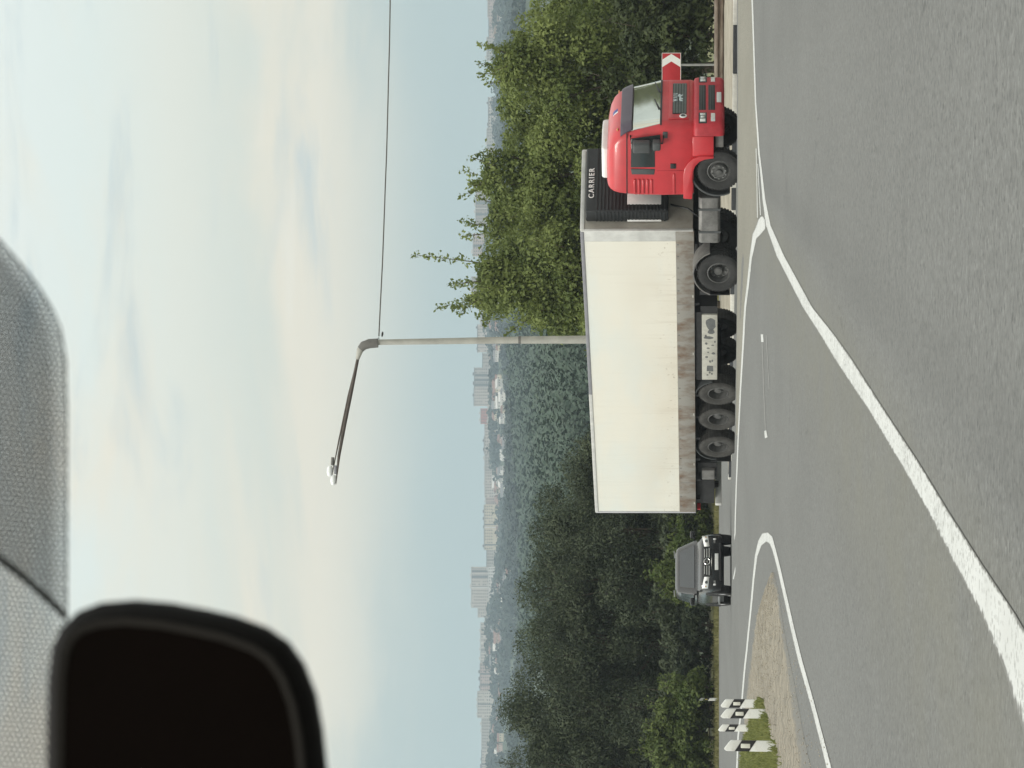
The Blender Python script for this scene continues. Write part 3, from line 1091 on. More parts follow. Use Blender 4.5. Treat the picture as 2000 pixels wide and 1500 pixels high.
# ------------------------------------------------------------------ chevron sign
Ys = 104.0
sg = thing("chevron_sign", "red board with a white chevron arrow standing beside the truck cab", "road sign", tuple(at(1330, 110, Ys)[:2]) + (0.4,))
pz0, pz1 = at(1329.5, 110, Ys).z - 0.4, at(1293, 110, Ys).z - 0.4
hb = (pz1 - pz0)
x0 = at(1310, 103.5, Ys).x - sg.location.x     # outer edge of the board
W1 = -hb * 2.2
B = MB().box(x0 + W1, x0, -0.012, 0.012, pz0, pz1).build("sign_board", M["sign_red"], sg, bevel=0.004)
mid = (pz0 + pz1) / 2
fr = 0.035


def chev(o):
    hh = hb / 2 - 0.012
    a = x0 - 0.03 - o
    return [(a, mid), (a - hb * 0.30, mid + hh), (a - hb * 0.70, mid + hh), (a - hb * 0.40, mid), (a - hb * 0.70, mid - hh), (a - hb * 0.30, mid - hh)]


for q in range(1):
    cc = chev(q * hb * 1.12)
    mbc = MB()
    mbc.prism([cc[0], cc[1], cc[2], cc[3]], 'y', -0.018, -0.0125)
    mbc.prism([cc[0], cc[3], cc[4], cc[5]], 'y', -0.018, -0.0125)
    mbc.build("chevron", M["sign_white"], sg, smooth=False)
mbf = MB()
mbf.box(x0 - 0.010, x0 + 0.003, -0.02, 0.013, pz0 - 0.003, pz1 + 0.003)
mbf.box(x0 + W1, x0 - 0.0105, -0.02, 0.013, pz0 - 0.006, pz0 + 0.008)
mbf.box(x0 + W1, x0 - 0.0105, -0.02, 0.013, pz1 - 0.008, pz1 + 0.006)
mbf.build("sign_border", M["sign_white"], sg, smooth=False)
pxs = at(1350, 126.5, Ys).x - sg.location.x
MB().tube([(pxs, 0.03, -0.1), (pxs, 0.03, pz0 + 0.3)], 0.035, 10).build("sign_post", M["galv"], sg)
MB().tube([(pxs - 0.75, 0.03, -0.1), (pxs - 0.75, 0.03, pz0 + 0.3)], 0.035, 10).build("sign_post", M["galv"], sg)

# ------------------------------------------------------------------ wheels


def wheel_set(r, w, kind):
    """returns list of (name, mesh builder, material); outer face towards -y"""
    ri = r * 0.54
    h = w / 2
    ty = [(ri, -h * .78), (ri + .03, -h * .92), (r * .80, -h * 1.02), (r * .93, -h * .96), (r * .985, -h * .80), (r, -h * .45), (r, h * .45), (r * .985, h * .8), (r * .93, h * .96), (r * .8, h), (ri, h * .8), (ri, -h * .78)]
    tyre = MB().lathe(ty, 48)
    for k in range(40):                                  # tread lugs
        a = 2 * math.pi * k / 40
        for sgn in (-1, 1):
            lug = MB().box(-0.024, 0.024, min(sgn * h * .1, sgn * h * .86), max(sgn * h * .1, sgn * h * .86), r - 0.01, r + 0.011)
            ca, sa = math.cos(a), math.sin(a)
            tyre.add([(x * ca + z * sa, y, -x * sa + z * ca) for x, y, z in lug.v], lug.f)
    if kind == "front":
        rp = [(ri + .012, -h * .80), (ri - .02, -h * .86), (ri - .05, -h * .55), (ri * .72, -h * .50), (ri * .66, -h * .95), (ri * .55, -h * 1.05), (ri * .5, -h * 1.02), (ri * .28, -h * 1.02), (ri * .26, -h * 1.3), (0.001, -h * 1.34)]
    else:
        rp = [(ri + .012, -h * .80), (ri - .02, -h * .86), (ri - .035, -h * .5), (ri * .84, h * .3), (ri * .6, h * .40), (ri * .42, h * .35), (ri * .40, -h * .25), (ri * .30, -h * .42), (0.001, -h * .45)]
    rim = MB().lathe(rp, 40)
    nuts = MB()
    nr = ri * (.60 if kind == "front" else .66)
    ny_ = -h * (1.03 if kind == "front" else -.36)
    for k in range(10):
        a = 2 * math.pi * k / 10
        nuts.tube([(nr * math.cos(a), ny_, nr * math.sin(a)), (nr * math.cos(a), ny_ - .04, nr * math.sin(a))], 0.018, 6)
    return tyre, rim, nuts


WHEELS = {}


def wheel(kind, parent, loc, flip=False, r=0.535, w=0.34, rimm="rim"):
    key = (kind, r, w)
    if key not in WHEELS:
        t, rm, nt = wheel_set(r, w, kind)
        ro = rm.build("wheel", M[rimm], parent)
        to = t.build("tyre", M["rubber"] if kind != "trailer" else M["rubber_dusty"], ro)
        no = nt.build("wheel_nut", M["hub"], ro)
        no["kind"] = "stuff"
        WHEELS[key] = (ro, to, no)
        o = ro
    else:
        ro, to, no = WHEELS[key]
        o = ro.copy()
        COL.objects.link(o)
        o.parent = parent
        for c in (to, no):
            cc = c.copy()
            COL.objects.link(cc)
            cc.parent = o
    o.location = loc
    o.rotation_euler = (0, 0, math.pi if flip else 0)
    return o


# ------------------------------------------------------------------ red tractor unit
GZ = 0.055                                   # the truck's road lies a little lower than the crest in front of it
ca, sa = 0.842, -0.54
tr = thing("truck_tractor", "red truck cab with dark sun visor pulling the white trailer", "truck", (7.08, 85.2, GZ), math.atan2(sa, ca))
LEV = [  # z, x front, x back, half width, corner radius
    (1.16, -0.03, -2.02, 1.20, .16), (1.24, 0.0, -2.04, 1.235, .2), (1.95, 0.0, -2.05, 1.245, .24), (2.62, -0.15, -2.04, 1.225, .28),
    (2.86, -0.20, -2.02, 1.21, .30), (3.02, -0.25, -2.01, 1.185, .33), (3.15, -0.36, -1.99, 1.145, .36), (3.24, -0.52, -1.96, 1.07, .38), (3.30, -0.78, -1.92, .96, .38), (3.33, -1.05, -1.85, .82, .34)]
LV = np.array(LEV)


def lev(z):
    return [float(np.interp(z, LV[:, 0], LV[:, i])) for i in range(1, 5)]


def plan(z, off=0.0):
    xf, xb, hw, r = lev(z)
    xf += off; xb -= off; hw += off
    rb = 0.10
    out = []
    for cx, cy, rr, a0 in ((xf - r, -(hw - r), r, -90), (xf - r, hw - r, r, 0), (xb + rb, hw - rb, rb, 90), (xb + rb, -(hw - rb), rb, 180)):
        for k in range(7):
            a = rad(a0 + 15 * k)
            out.append((cx + rr * math.cos(a), cy + rr * math.sin(a), z))
    return out


def frontx(w, z, off=0.0):
    xf, xb, hw, r = lev(z)
    d = max(0.0, abs(w) - (hw - r))
    d = min(d, r * 0.985)
    return xf - (r - math.sqrt(r * r - d * d)) + off


zz = [1.16, 1.24, 1.5, 1.75, 1.95, 2.2, 2.4, 2.62, 2.74, 2.86, 2.94, 3.02, 3.09, 3.15, 3.20, 3.24, 3.27, 3.30, 3.318, 3.33]
MB().loft([plan(z) for z in zz]).build("cab_body", M["red"], tr, angle=50)

# front: windscreen, visor, grille, bumper, lamps


def fpatch(w0, w1, z0, z1, off, depth, nu=14, nv=4):
    return MB().shell(lambda u, v: (frontx(w0 + (w1 - w0) * u, z0 + (z1 - z0) * v, off), w0 + (w1 - w0) * u, z0 + (z1 - z0) * v), nu, nv, (-depth, 0, 0))


ws = fpatch(-1.14, 1.14, 1.99, 2.70, 0.012, 0.03, 20).build("windscreen", M["screen_glass"], tr)
fpatch(-1.175, 1.175, 1.945, 1.985, 0.018, 0.03, 20).build("windscreen_seal", M["black"], tr)
for s in (-0.55, 0.35):                                          # wipers
    mbw = MB()
    mbw.tube([(frontx(s, 1.98, 0.04), s, 1.98), (frontx(s + .35, 2.1, 0.045), s + .35, 2.08), (frontx(s + .62, 2.16, 0.03), s + .62, 2.13)], 0.013, 6)
    mbw.tube([(frontx(s + .1, 2.02, 0.03), s + .08, 2.03), (frontx(s + .75, 2.3, 0.03), s + .75, 2.16)], 0.011, 6)
    mbw.build("wiper", M["black"], tr)
MB().shell(lambda u, v: (frontx(-1.17 + 2.34 * u, 2.70 + 0.25 * v, 0.045 + 0.05 * (1 - v)), -1.17 + 2.34 * u, 2.69 + 0.27 * v), 22, 4, (-0.03, 0, 0.01)).build("sun_visor", M["visor"], tr)
pnl = fpatch(-1.02, 1.02, 1.27, 1.78, 0.035, 0.06, 16, 4).build("front_panel", M["red"], tr, bevel=0.012)
fpatch(-.80, .80, 1.335, 1.685, 0.040, 0.03, 10, 3).build("grille_back", M["black"], tr)
for k in range(5):
    z = 1.345 + 0.068 * k
    fpatch(-.785, .785, z, z + 0.050, 0.062, 0.02, 10, 1).build("grille_slat", M["slat"], tr)
tm = text_mesh("MAN", 0.17, 0.008, "letters")
tm.materials.append(M["chrome"])
lo = link("letters", tm, tr, (frontx(0, 1.60) + 0.072, -0.0, 1.607), (rad(90), 0, rad(90)))
lion = [(-.20, 0), (-.17, .05), (-.08, .055), (.0, .05), (.06, .075), (.13, .085), (.19, .05), (.17, .02), (.12, .02), (.15, -.04), (.11, -.045), (.07, 0.0), (-.03, .0), (-.05, -.045), (-.10, -.045), (-.09, .0), (-.14, -.01), (-.17, -.045), (-.21, -.04)]
MB().prism([(p[0], p[1] + 1.47) for p in lion], 'x', frontx(0, 1.47) + 0.064, frontx(0, 1.47) + 0.075).build("lion_emblem", M["chrome"], tr)
# round badge at the panel's corner
bd = MB()
bd.lathe([(0.001, -.012), (.085, -.012), (.095, 0), (.095, .01)], 24)
bo = bd.build("badge", M["white"], tr)
bo.location = (frontx(-0.92, 1.42, 0.05), -0.92, 1.42)
bo.rotation_euler = (0, 0, rad(90))
b2 = MB().lathe([(0.001, -.018), (.055, -.018), (.06, -.012)], 20).build("badge_centre", M["dark_grey"], bo)
# blue and white sticker on the roof front
MB().shell(lambda u, v: (frontx(-.06 + .15 * u, 3.06 + .12 * v, 0.008), -.06 + .15 * u, 3.06 + .12 * v), 3, 3, (-0.012, 0, 0)).build("roof_sticker", M["blue"], tr)
MB().shell(lambda u, v: (frontx(-.12 + .055 * u, 3.05 + .12 * v, 0.007), -.12 + .055 * u, 3.05 + .12 * v), 2, 3, (-0.012, 0, 0)).build("roof_sticker", M["white"], tr)
for w in (-1.0, 1.0):
    MB().box(frontx(w, 3.0) - .04, frontx(w, 3.0) + .02, w - .03, w + .03, 3.03, 3.06).build("marker_lamp", M["lens_orange"], tr, bevel=0.006)

# bumper: wraps round the corners


def bpr(z, grow):
    hw, r, xf = 1.27 + grow, .26, 0.07 + grow
    out = []
    for cx, cy, a0 in ((xf - r, -(hw - r), -90), (xf - r, hw - r, 0)):
        for k in range(7):
            a = rad(a0 + 15 * k)
            out.append((cx + r * math.cos(a), cy + r * math.sin(a), z))
    out += [(-0.34, hw, z), (-0.34, -hw, z)]
    return out


MB().loft([bpr(0.40, -.06), bpr(0.44, -.02), bpr(0.52, 0), bpr(1.05, 0), bpr(1.13, -.015), bpr(1.165, -.06)]).build("bumper", M["red_bumper"], tr, angle=50)
for z0, z1 in ((0.63, 0.80), (0.86, 1.03)):
    MB().box(0.055, 0.074, -.66, .66, z0, z1).build("air_intake", M["black"], tr, bevel=0.006)
    for q in range(2):
        MB().box(0.05, 0.078, -.655, .655, z0 + .045 + .06 * q, z0 + .06 + .06 * q).build("intake_slat", M["dark_grey"], tr)
MB().box(0.055, 0.082, -.26, .26, 0.475, 0.59).build("number_plate", M["plate"], tr, bevel=0.004)
for s in (-1, 1):
    hx = 0.045
    def lampshell(w0, w1, z0, z1, off):
        def P(u, v):
            w = w0 + (w1 - w0) * u
            d = max(0, abs(w) - (1.27 - .26))
            x = 0.07 - (.26 - math.sqrt(max(.26 ** 2 - min(d, .255) ** 2, 0)))
            n = Vector((math.sqrt(max(1 - (d / .26) ** 2, 0)), math.copysign(d / .26, w), 0))
            return Vector((x, w, z0 + (z1 - z0) * v)) + n * off
        return MB().shell(P, 8, 2, (-0.03, -0.012 * s, 0))
    lampshell(s * 0.80, s * 1.20, .835, 1.035, .004).build("headlight_frame", M["black"], tr)
    hl = lampshell(s * 0.83, s * 1.18, .855, 1.015, .012).build("headlight", M["slat"], tr)
    for w0_, w1_, z0_, z1_, mm in ((.85, .95, .87, 1.0, "lens"), (.985, 1.07, .89, .99, "lens"), (1.10, 1.165, .87, 1.0, "white")):
        lampshell(s * w0_, s * w1_, z0_, z1_, .018).build("lamp_reflector", M[mm], hl, bevel=.008)
    lampshell(s * 0.84, s * 1.16, .63, .735, .008).build("fog_lamp", M["lens"], tr)

# side (both sides, the near one is y < 0)


def side(name, poly, m, y0, y1, parent=tr, bevel=0.0, s=-1):
    a, b = sorted((s * y0, s * y1))
    return MB().prism(poly, 'y', a, b).build(name, m, parent, bevel=bevel)


for s in (-1, 1):
    near = s < 0
    # door window with its lower front step, quarter pane behind
    dw = [(-0.40, 2.60), (-1.22, 2.72), (-1.22, 2.15), (-0.80, 2.15), (-0.66, 1.99), (-0.36, 1.99)]
    dw = [(-0.42, 2.70), (-1.22, 2.72), (-1.22, 2.12), (-0.78, 2.12), (-0.66, 1.98), (-0.30, 1.98)]
    side("door_window", dw, M["side_glass"], 1.195, 1.252, s=s, bevel=0.008)
    side("quarter_window", [(-1.27, 2.72), (-1.42, 2.70), (-1.43, 2.14), (-1.27, 2.12)], M["dark_grey"], 1.195, 1.25, s=s, bevel=0.008)
    # seams, handle, ribs
    side("roof_seam", [(-0.28, 2.795), (-2.03, 2.815), (-2.03, 2.84), (-0.28, 2.82)], M["black"], 1.19, 1.222, s=s)
    side("door_handle", [(-1.12, 1.60), (-1.26, 1.60), (-1.26, 1.74), (-1.12, 1.74)], M["black"], 1.2, 1.262, s=s, bevel=0.01)
    for k in range(5):
        z = 2.18 + 0.105 * k
        side("side_rib", [(-1.56, z), (-1.98, z), (-1.98, z + .055), (-1.56, z + .055)], M["red"], 1.19, 1.262, s=s, bevel=0.016)
    side("door_seam", [(-1.315, 1.30), (-1.33, 1.30), (-1.33, 2.08), (-1.315, 2.08)], M["red_bumper"], 1.19, 1.2485, s=s)
    side("waist_rib", [(-1.40, 1.62), (-1.98, 1.62), (-1.98, 1.68), (-1.40, 1.68)], M["red"], 1.2, 1.258, s=s, bevel=0.012)
    # step box and wheel arch
    side("step_panel", [(-0.36, 0.66), (-0.93, 0.66), (-0.93, 1.19), (-0.36, 1.19)], M["red"], 0.8, 1.245, s=s, bevel=0.03)
    arch = [(-.90, .66), (-.90, 1.02), (-.97, 1.18), (-1.10, 1.31), (-1.28, 1.395), (-1.5, 1.42), (-2.10, 1.42), (-2.12, 1.20), (-1.75, 1.17), (-1.52, 1.19), (-1.33, 1.175), (-1.18, 1.12), (-1.06, 1.02), (-.99, .88), (-.96, .66)]
    side("wheel_arch", arch, M["red"], 0.85, 1.29, s=s, bevel=0.02)
    gd = []
    for k in range(9):
        a = rad(95 - 13 * k - 0)
        gd.append((-1.36 - .66 * math.sin(rad(20 + 12 * k)), .545 + .66 * math.cos(rad(20 + 12 * k))))
    gd2 = [(x - .04, z + .02) for x, z in gd[::-1]]
    side("mud_guard", gd + gd2, M["dark_grey"], 0.86, 1.24, s=s)
    # mirrors on the front pillars
    ym = 1.30
    mm_ = MB().box(-0.66, -0.40, *sorted((s * 1.30, s * 1.58)), 2.22, 2.66)
    mirr = mm_.build("side_mirror", M["dark_grey"] if near else M["black"], tr, bevel=0.05, seg=3)
    MB().box(-0.60, -0.38, *sorted((s * 1.31, s * 1.56)), 1.97, 2.17).build("wide_mirror", M["dark_grey"] if near else M["black"], tr, bevel=0.04, seg=3)
    MB().tube([(-0.35, s * 1.2, 2.72), (-0.45, s * 1.40, 2.70), (-0.45, s * 1.42, 1.92), (-0.3, s * 1.22, 1.90)], 0.02, 8).build("mirror_arm", M["black"], mirr)
    MB().box(-0.40, -0.22, *sorted((s * 1.235, s * 1.265)), 1.80, 1.92).build("mirror_bracket", M["dark_grey"], tr, bevel=0.02)
    wheel("front", tr, (-1.36, s * 1.07, 0.535), flip=not near)
    wheel("drive", tr, (-4.31, s * 1.06, 0.535), flip=not near)
    wheel("drive", tr, (-4.31, s * 0.72, 0.535), flip=not near)
    gq = []
    for k in range(11):
        a = rad(-70 + 14 * k)
        gq.append((-4.31 + .63 * math.sin(a), .535 + .63 * math.cos(a)))
    gq2 = [(-4.31 + (x + 4.31) * 1.05, .535 + (z - .535) * 1.05) for x, z in gq[::-1]]
    side("rear_fender", gq + gq2, M["grey_box"], 0.62, 1.25, s=s)
    side("mud_flap", [(-4.93, .25), (-4.95, .25), (-4.95, .85), (-4.93, .85)], M["black"], 0.62, 1.22, s=s)
# chassis, tank, underside
ch = MB()
for s in (-1, 1):
    ch.box(-5.2, -0.3, s * .42 - .04, s * .42 + .04, .78, 1.04)
ch.box(-2.0, -0.2, -.9, .9, .62, 1.16)
ch.box(-5.1, -5.0, -.5, .5, .8, 1.0)
ch.box(-4.4, -4.2, -1.0, 1.0, .45, .62)
ch.build("chassis", M["chassis"], tr)
tank = MB().prism([(-1.22 + .10 * (1 - math.cos(t)) if False else y, z) for y, z in [(-1.22, .56), (-1.16, .50), (-.70, .50), (-.62, .56), (-.62, .98), (-.70, 1.04), (-1.16, 1.04), (-1.22, .98)]], 'x', -3.42, -2.12).build("fuel_tank", M["alu"], tr, bevel=0.02)
for x in (-2.45, -3.1):
    MB().box(x - .03, x + .03, -1.228, -.6, .49, 1.05).build("tank_strap", M["dark_grey"], tank)
MB().prism([(y, z) for y, z in [(1.22, .56), (1.16, .50), (.70, .50), (.62, .56), (.62, .98), (.70, 1.04), (1.16, 1.04), (1.22, .98)]], 'x', -3.42, -2.12).build("fuel_tank", M["alu"], tr, bevel=0.02)
MB().box(-5.0, -3.9, -.42, .42, 1.05, 1.15).build("fifth_wheel", M["chassis"], tr, bevel=0.03)
MB().box(-0.75, -0.3, -1.1, -.75, .42, .62).build("entry_step", M["grey_box"], tr, bevel=0.02)
MB().box(-2.12, -2.06, -1.0, 1.0, 1.15, 2.6).build("cab_back_wall", M["dark_grey"], tr)
# white roof pod behind the cab's crown
MB().loft([[(x, y, 3.26 + 0 * z) for x, y, z in plan(3.15)] and [(x * 1.0, y * k, z) for x, y in ((-.95, -.78), (-.8, 0), (-.95, .78), (-1.75, .85), (-1.8, 0), (-1.75, -.85))] for z, k in ((3.22, 1.0), (3.40, .99), (3.455, .93))]).build("roof_pod", M["white"], tr, bevel=0.03)

# ------------------------------------------------------------------ trailer
tu = np.array([0.546, -0.838])
tl = thing("semi_trailer", "long white box trailer with grey lower rail and black cooling unit", "trailer", (4.948, 87.096, 0.06), math.atan2(tu[1], tu[0]))
TL, HW = 13.85, 1.275
zb, zr, zt = 1.155, 1.62, 4.02
MB().box(-TL + .02, -.02, -HW + .012, HW - .012, zb + .04, zt - .02).build("box_body", M["front_wall"], tl)
for s in (-1, 1):
    a, b = sorted((s * (HW - .011), s * HW))
    # three big smooth side sheets
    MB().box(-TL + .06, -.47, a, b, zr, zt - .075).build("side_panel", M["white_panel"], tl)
    a2, b2 = sorted((s * (HW - .011), s * (HW + .016)))
    rl = MB().box(-TL + .03, -.02, a2, b2, zb, zr - .004).build("lower_rail", M["dirty_rail"], tl, bevel=0.006)
    a3, b3 = sorted((s * (HW - .02), s * (HW + .02)))
    MB().box(-7.6, -.02, a3, b3, zt - .072, zt + .015).build("upper_rail", M["rail_grey"], tl, bevel=0.008)
    MB().box(-TL + .03, -7.603, a3, b3, zt - .072, zt + .02).build("upper_rail", M["white_trim"], tl, bevel=0.008)
    MB().box(-.46, -.05, *sorted((s * (HW - .011), s * (HW + .008))), zr + .0, zt - .078).build("corner_panel", M["white_trim"], tl, bevel=0.006)
    MB().box(-.048, .012, *sorted((s * (HW - .06), s * (HW + .014))), zb + .02, zt).build("corner_post", M["white_trim"], tl, bevel=0.012)
    MB().box(-TL - .015, -TL + .055, *sorted((s * (HW - .10), s * (HW + .018))), zb, zt + .005).build("rear_post", M["pale_grey"], tl, bevel=0.01)
    if s < 0:
        for k in range(26):
            x = -0.6 - k * 0.515
            MB().box(x - .02, x + .02, -HW - .022, -HW - .012, zr - .075, zr - .03).build("rail_clip", M["grey_box"], rl)
        for x in (-2.9, -5.6, -8.6, -11.2, -13.3):
            MB().box(x - .05, x + .05, -HW - .028, -HW - .012, zb + .02, zb + .055).build("marker_lamp", M["box_pale"], rl)
        for x in (-3.3, -6.4, -9.3, -12.2):
            MB().box(x - .008, x + .008, -HW - .0185, -HW - .012, zb + .01, zr - .02).build("rail_joint", M["grey_box"], rl)
MB().box(-TL + .03, -.03, -HW + .03, HW - .03, zt - .019, zt + .012).build("roof", M["white_trim"], tl)
MB().box(-.02, .008, -HW + .062, HW - .062, zb + .03, zt - .09).build("front_wall", M["front_wall"], tl)
MB().box(-.03, .03, -HW + .03, HW - .03, zt - .088, zt + .016).build("front_header", M["white_trim"], tl, bevel=0.01)
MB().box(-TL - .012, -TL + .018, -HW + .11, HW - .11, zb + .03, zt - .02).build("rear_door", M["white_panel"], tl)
# cooling unit on the front wall
ru = MB().box(.01, .46, -1.00, 1.00, 1.80, 3.90).build("cooling_unit", M["reefer"], tl, bevel=0.05, seg=3)
sl0 = None
for k in range(22):
    z = 1.86 + k * 0.0905
    if 3.62 < z < 3.86:
        continue
    if sl0 is None:
        sl0 = MB().box(.455, .485, -.97, .97, 0, .045).build("unit_slat", M["reefer"], ru, bevel=0.006)
        o = sl0
    else:
        o = sl0.copy(); COL.objects.link(o); o.parent = ru
    o.location = (0, 0, z)
for y in (-.99,):
    for k in range(20):
        z = 1.88 + k * 0.0905
        MB().box(.04, .43, -1.018, -.985, z, z + .04).build("unit_slat", M["reefer"], ru, bevel=0.006)
cm = text_mesh("CARRIER", 0.195, 0.006, "letters")
cm.materials.append(M["white"])
link("letters", cm, ru, (0.49, -0.14, 3.745), (rad(90), 0, rad(90)))
MB().box(.462, .492, -.80, -.08, 1.98, 2.84).build("unit_cover", M["white"], ru, bevel=0.008)
MB().box(.05, .11, -1.03, -1.0, 1.98, 2.84).build("unit_cover", M["white"], ru, bevel=0.006)
MB().tube([(.03, -.9, 1.0), (.15, -.7, 1.3), (.05, -.5, 1.75)], 0.025, 8).build("air_hose", M["black"], tl)
# chassis and running gear
ch = MB()
for s in (-1, 1):
    ch.box(-TL + .2, -.3, s * .5 - .05, s * .5 + .05, .95, zb)
for x in np.arange(-13.3, -.4, 1.1):
    ch.box(x - .05, x + .05, -1.2, 1.2, zb - .13, zb + .02)
ch.build("chassis", M["chassis"], tl)
AX = (-7.68, -8.97, -10.40)
for x in AX:
    for s in (-1, 1):
        wheel("trailer", tl, (x, s * 1.07, 0.525), flip=s > 0, r=0.53, w=0.37)
    MB().tube([(x, -1.0, .525), (x, 1.0, .525)], 0.09, 10).build("axle", M["chassis"], tl)
    for s in (-1, 1):
        MB().box(x - .5, x + .1, *sorted((s * .45, s * .62)), .6, 1.0).build("suspension_arm", M["chassis"], tl, bevel=0.05)
for s in (-1, 1):
    y0, y1 = sorted((s * .88, s * 1.25))
    mg = []
    for k in range(7):
        a = rad(8 + 13 * k)
        mg.append((-10.40 - .62 * math.sin(a), .525 + .60 * math.cos(a)))
    mg2 = [(x - .02, z + .02) for x, z in mg[::-1]]
    MB().prism(mg + mg2, 'y', y0, y1).build("mud_guard", M["dark_grey"], tl)
    MB().box(-11.12, -11.09, y0, y1, .16, .72).build("mud_flap", M["black"], tl)
    mg = []
    for k in range(6):
        a = rad(-75 + 14 * k)
        mg.append((-7.68 - .62 * math.sin(a), .525 + .60 * math.cos(a)))
    mg2 = [(x + .02, z + .02) for x, z in mg[::-1]]
    MB().prism(mg + mg2, 'y', y0, y1).build("mud_guard", M["dark_grey"], tl)
    lx = -2.75
    MB().box(lx - .09, lx + .09, *sorted((s * .78, s * .96)), .42, zb).build("landing_leg", M["chassis"], tl, bevel=0.01)
    MB().box(lx - .2, lx + .2, *sorted((s * .72, s * 1.02)), .36, .42).build("leg_foot", M["chassis"], tl, bevel=0.01)
    MB().box(-2.95, -2.78, *sorted((s * 1.0, s * 1.22)), .40, 1.02).build("leg_guard", M["chassis"], tl, bevel=0.01)
# pale pallet box with grey wear patches, near side
pbx = MB().box(-6.96, -3.86, -1.235, -.72, .555, .965).build("pallet_box", M["box_pale"], tl, bevel=0.012)
MB().box(-6.99, -3.74, -1.22, -.70, .968, 1.13).build("box_hanger", M["chassis"], pbx)
MB().box(-3.84, -3.5, -1.2, -.75, .56, 1.0).build("box_end", M["chassis"], pbx)
rr = random.Random(4)


def patch(cx, cz, rx, rz, n=9):
    pts = []
    for k in range(n):
        a = 2 * math.pi * k / n
        q = rr.uniform(.75, 1.15)
        pts.append((cx + rx * math.cos(a) * q, min(.955, max(.565, cz + rz * math.sin(a) * q))))
    MB().prism(pts, 'y', -1.2395, -1.2345).build("grey_patch", M["box_mark"], pbx, smooth=False)


patch(-4.25, .74, .30, .15, 12)
patch(-4.62, .72, .12, .10)
patch(-4.92, .78, .07, .13)
for cx, cz in ((-5.12, .62), (-5.2, .85), (-5.28, .68), (-5.42, .80), (-5.62, .80), (-5.68, .66), (-5.85, .84), (-6.02, .69), (-6.06, .75), (-6.6, .76), (-6.66, .70), (-6.72, .82), (-4.85, .86)):
    patch(cx, cz, rr.uniform(.03, .07), rr.uniform(.02, .05), 7)
MB().prism([(-6.28, .67), (-6.54, .66), (-6.53, .84), (-6.27, .83)], 'y', -1.2395, -1.2345).build("grey_patch", M["box_mark"], pbx, smooth=False)
MB().box(-12.35, -11.85, -1.1, -.7, .62, .98).build("tool_box", M["grey_box"], tl, bevel=0.02)
MB().box(-12.5, -11.6, -1.0, -.4, .55, 1.1).build("spare_wheel_rack", M["chassis"], tl, bevel=0.03)
MB().box(-13.72, -12.45, -1.05, 1.05, .62, 1.12).build("rear_frame", M["chassis"], tl, bevel=0.02)
MB().box(-13.6, -13.48, -1.2, 1.2, .42, .60).build("underrun_bar", M["white_trim"], tl, bevel=0.02)
for s in (-1, 1):
    MB().box(-13.55, -13.3, s * .6 - .06, s * .6 + .06, .5, 1.0).build("bar_bracket", M["chassis"], tl)
    MB().box(-13.84, -13.78, *sorted((s * .75, s * 1.2)), 1.02, 1.12).build("tail_lamp", M["sign_red"], tl, bevel=0.01)

# ------------------------------------------------------------------ black SUV
sx, sy = at(1428, 1122, 112.0).x, 112.0
sv = thing("suv", "black off-road car with bright headlights driving towards us beside the trailer's tail", "car", (sx, sy + 2.3, float(H(sx, 112.5))), math.atan2(-0.985, 0.172))
OX = 2.45                                           # front bumper at local x


def sec(x, hw, z0, z1, r0=.10, r1=.19, tuck=0.08):
    pts = [(-hw + r0, z0), (hw - r0, z0), (hw - r0 * .3, z0 + r0 * .3), (hw, z0 + r0 * 1.2), (hw, z0 + (z1 - z0) * .5), (hw - tuck * .4, z1 - r1), (hw - tuck - r1 * .35, z1 - r1 * .3), (hw - tuck - r1, z1)]
    pts += [(-a, b) for a, b in pts[2:][::-1]]
    return [(x, a, b) for a, b in pts]


S = [(2.45, .72, .36, .86), (2.40, .84, .31, .93), (2.28, .905, .30, .99), (2.0, .95, .34, 1.06), (1.5, .965, .34, 1.13), (1.05, .97, .34, 1.18), (.4, .97, .34, 1.20), (-1.2, .97, .34, 1.22), (-2.1, .95, .38, 1.22), (-2.45, .88, .48, 1.16), (-2.52, .80, .56, 1.05)]
MB().loft([sec(*q) for q in S]).build("body", M["suv_paint"], sv, angle=45)


def gplan(z):
    f = (z - 1.14) / (1.84 - 1.14)
    xf = 1.12 - 0.98 * f
    xb = -2.42 + .25 * f
    hw = .915 - .19 * f
    if z > 1.76:
        q = (z - 1.76) / .10
        hw -= .10 * q * q; xf -= .16 * q * q; xb += .1 * q * q
    r = .20
    out = []
    for cx, cy, a0 in ((xf - r, -(hw - r), -90), (xf - r, hw - r, 0), (xb + r, hw - r, 90), (xb + r, -(hw - r), 180)):
        for k in range(5):
            a = rad(a0 + 22.5 * k)
            out.append((cx + r * math.cos(a), cy + r * math.sin(a), z))
    return out, xf, hw


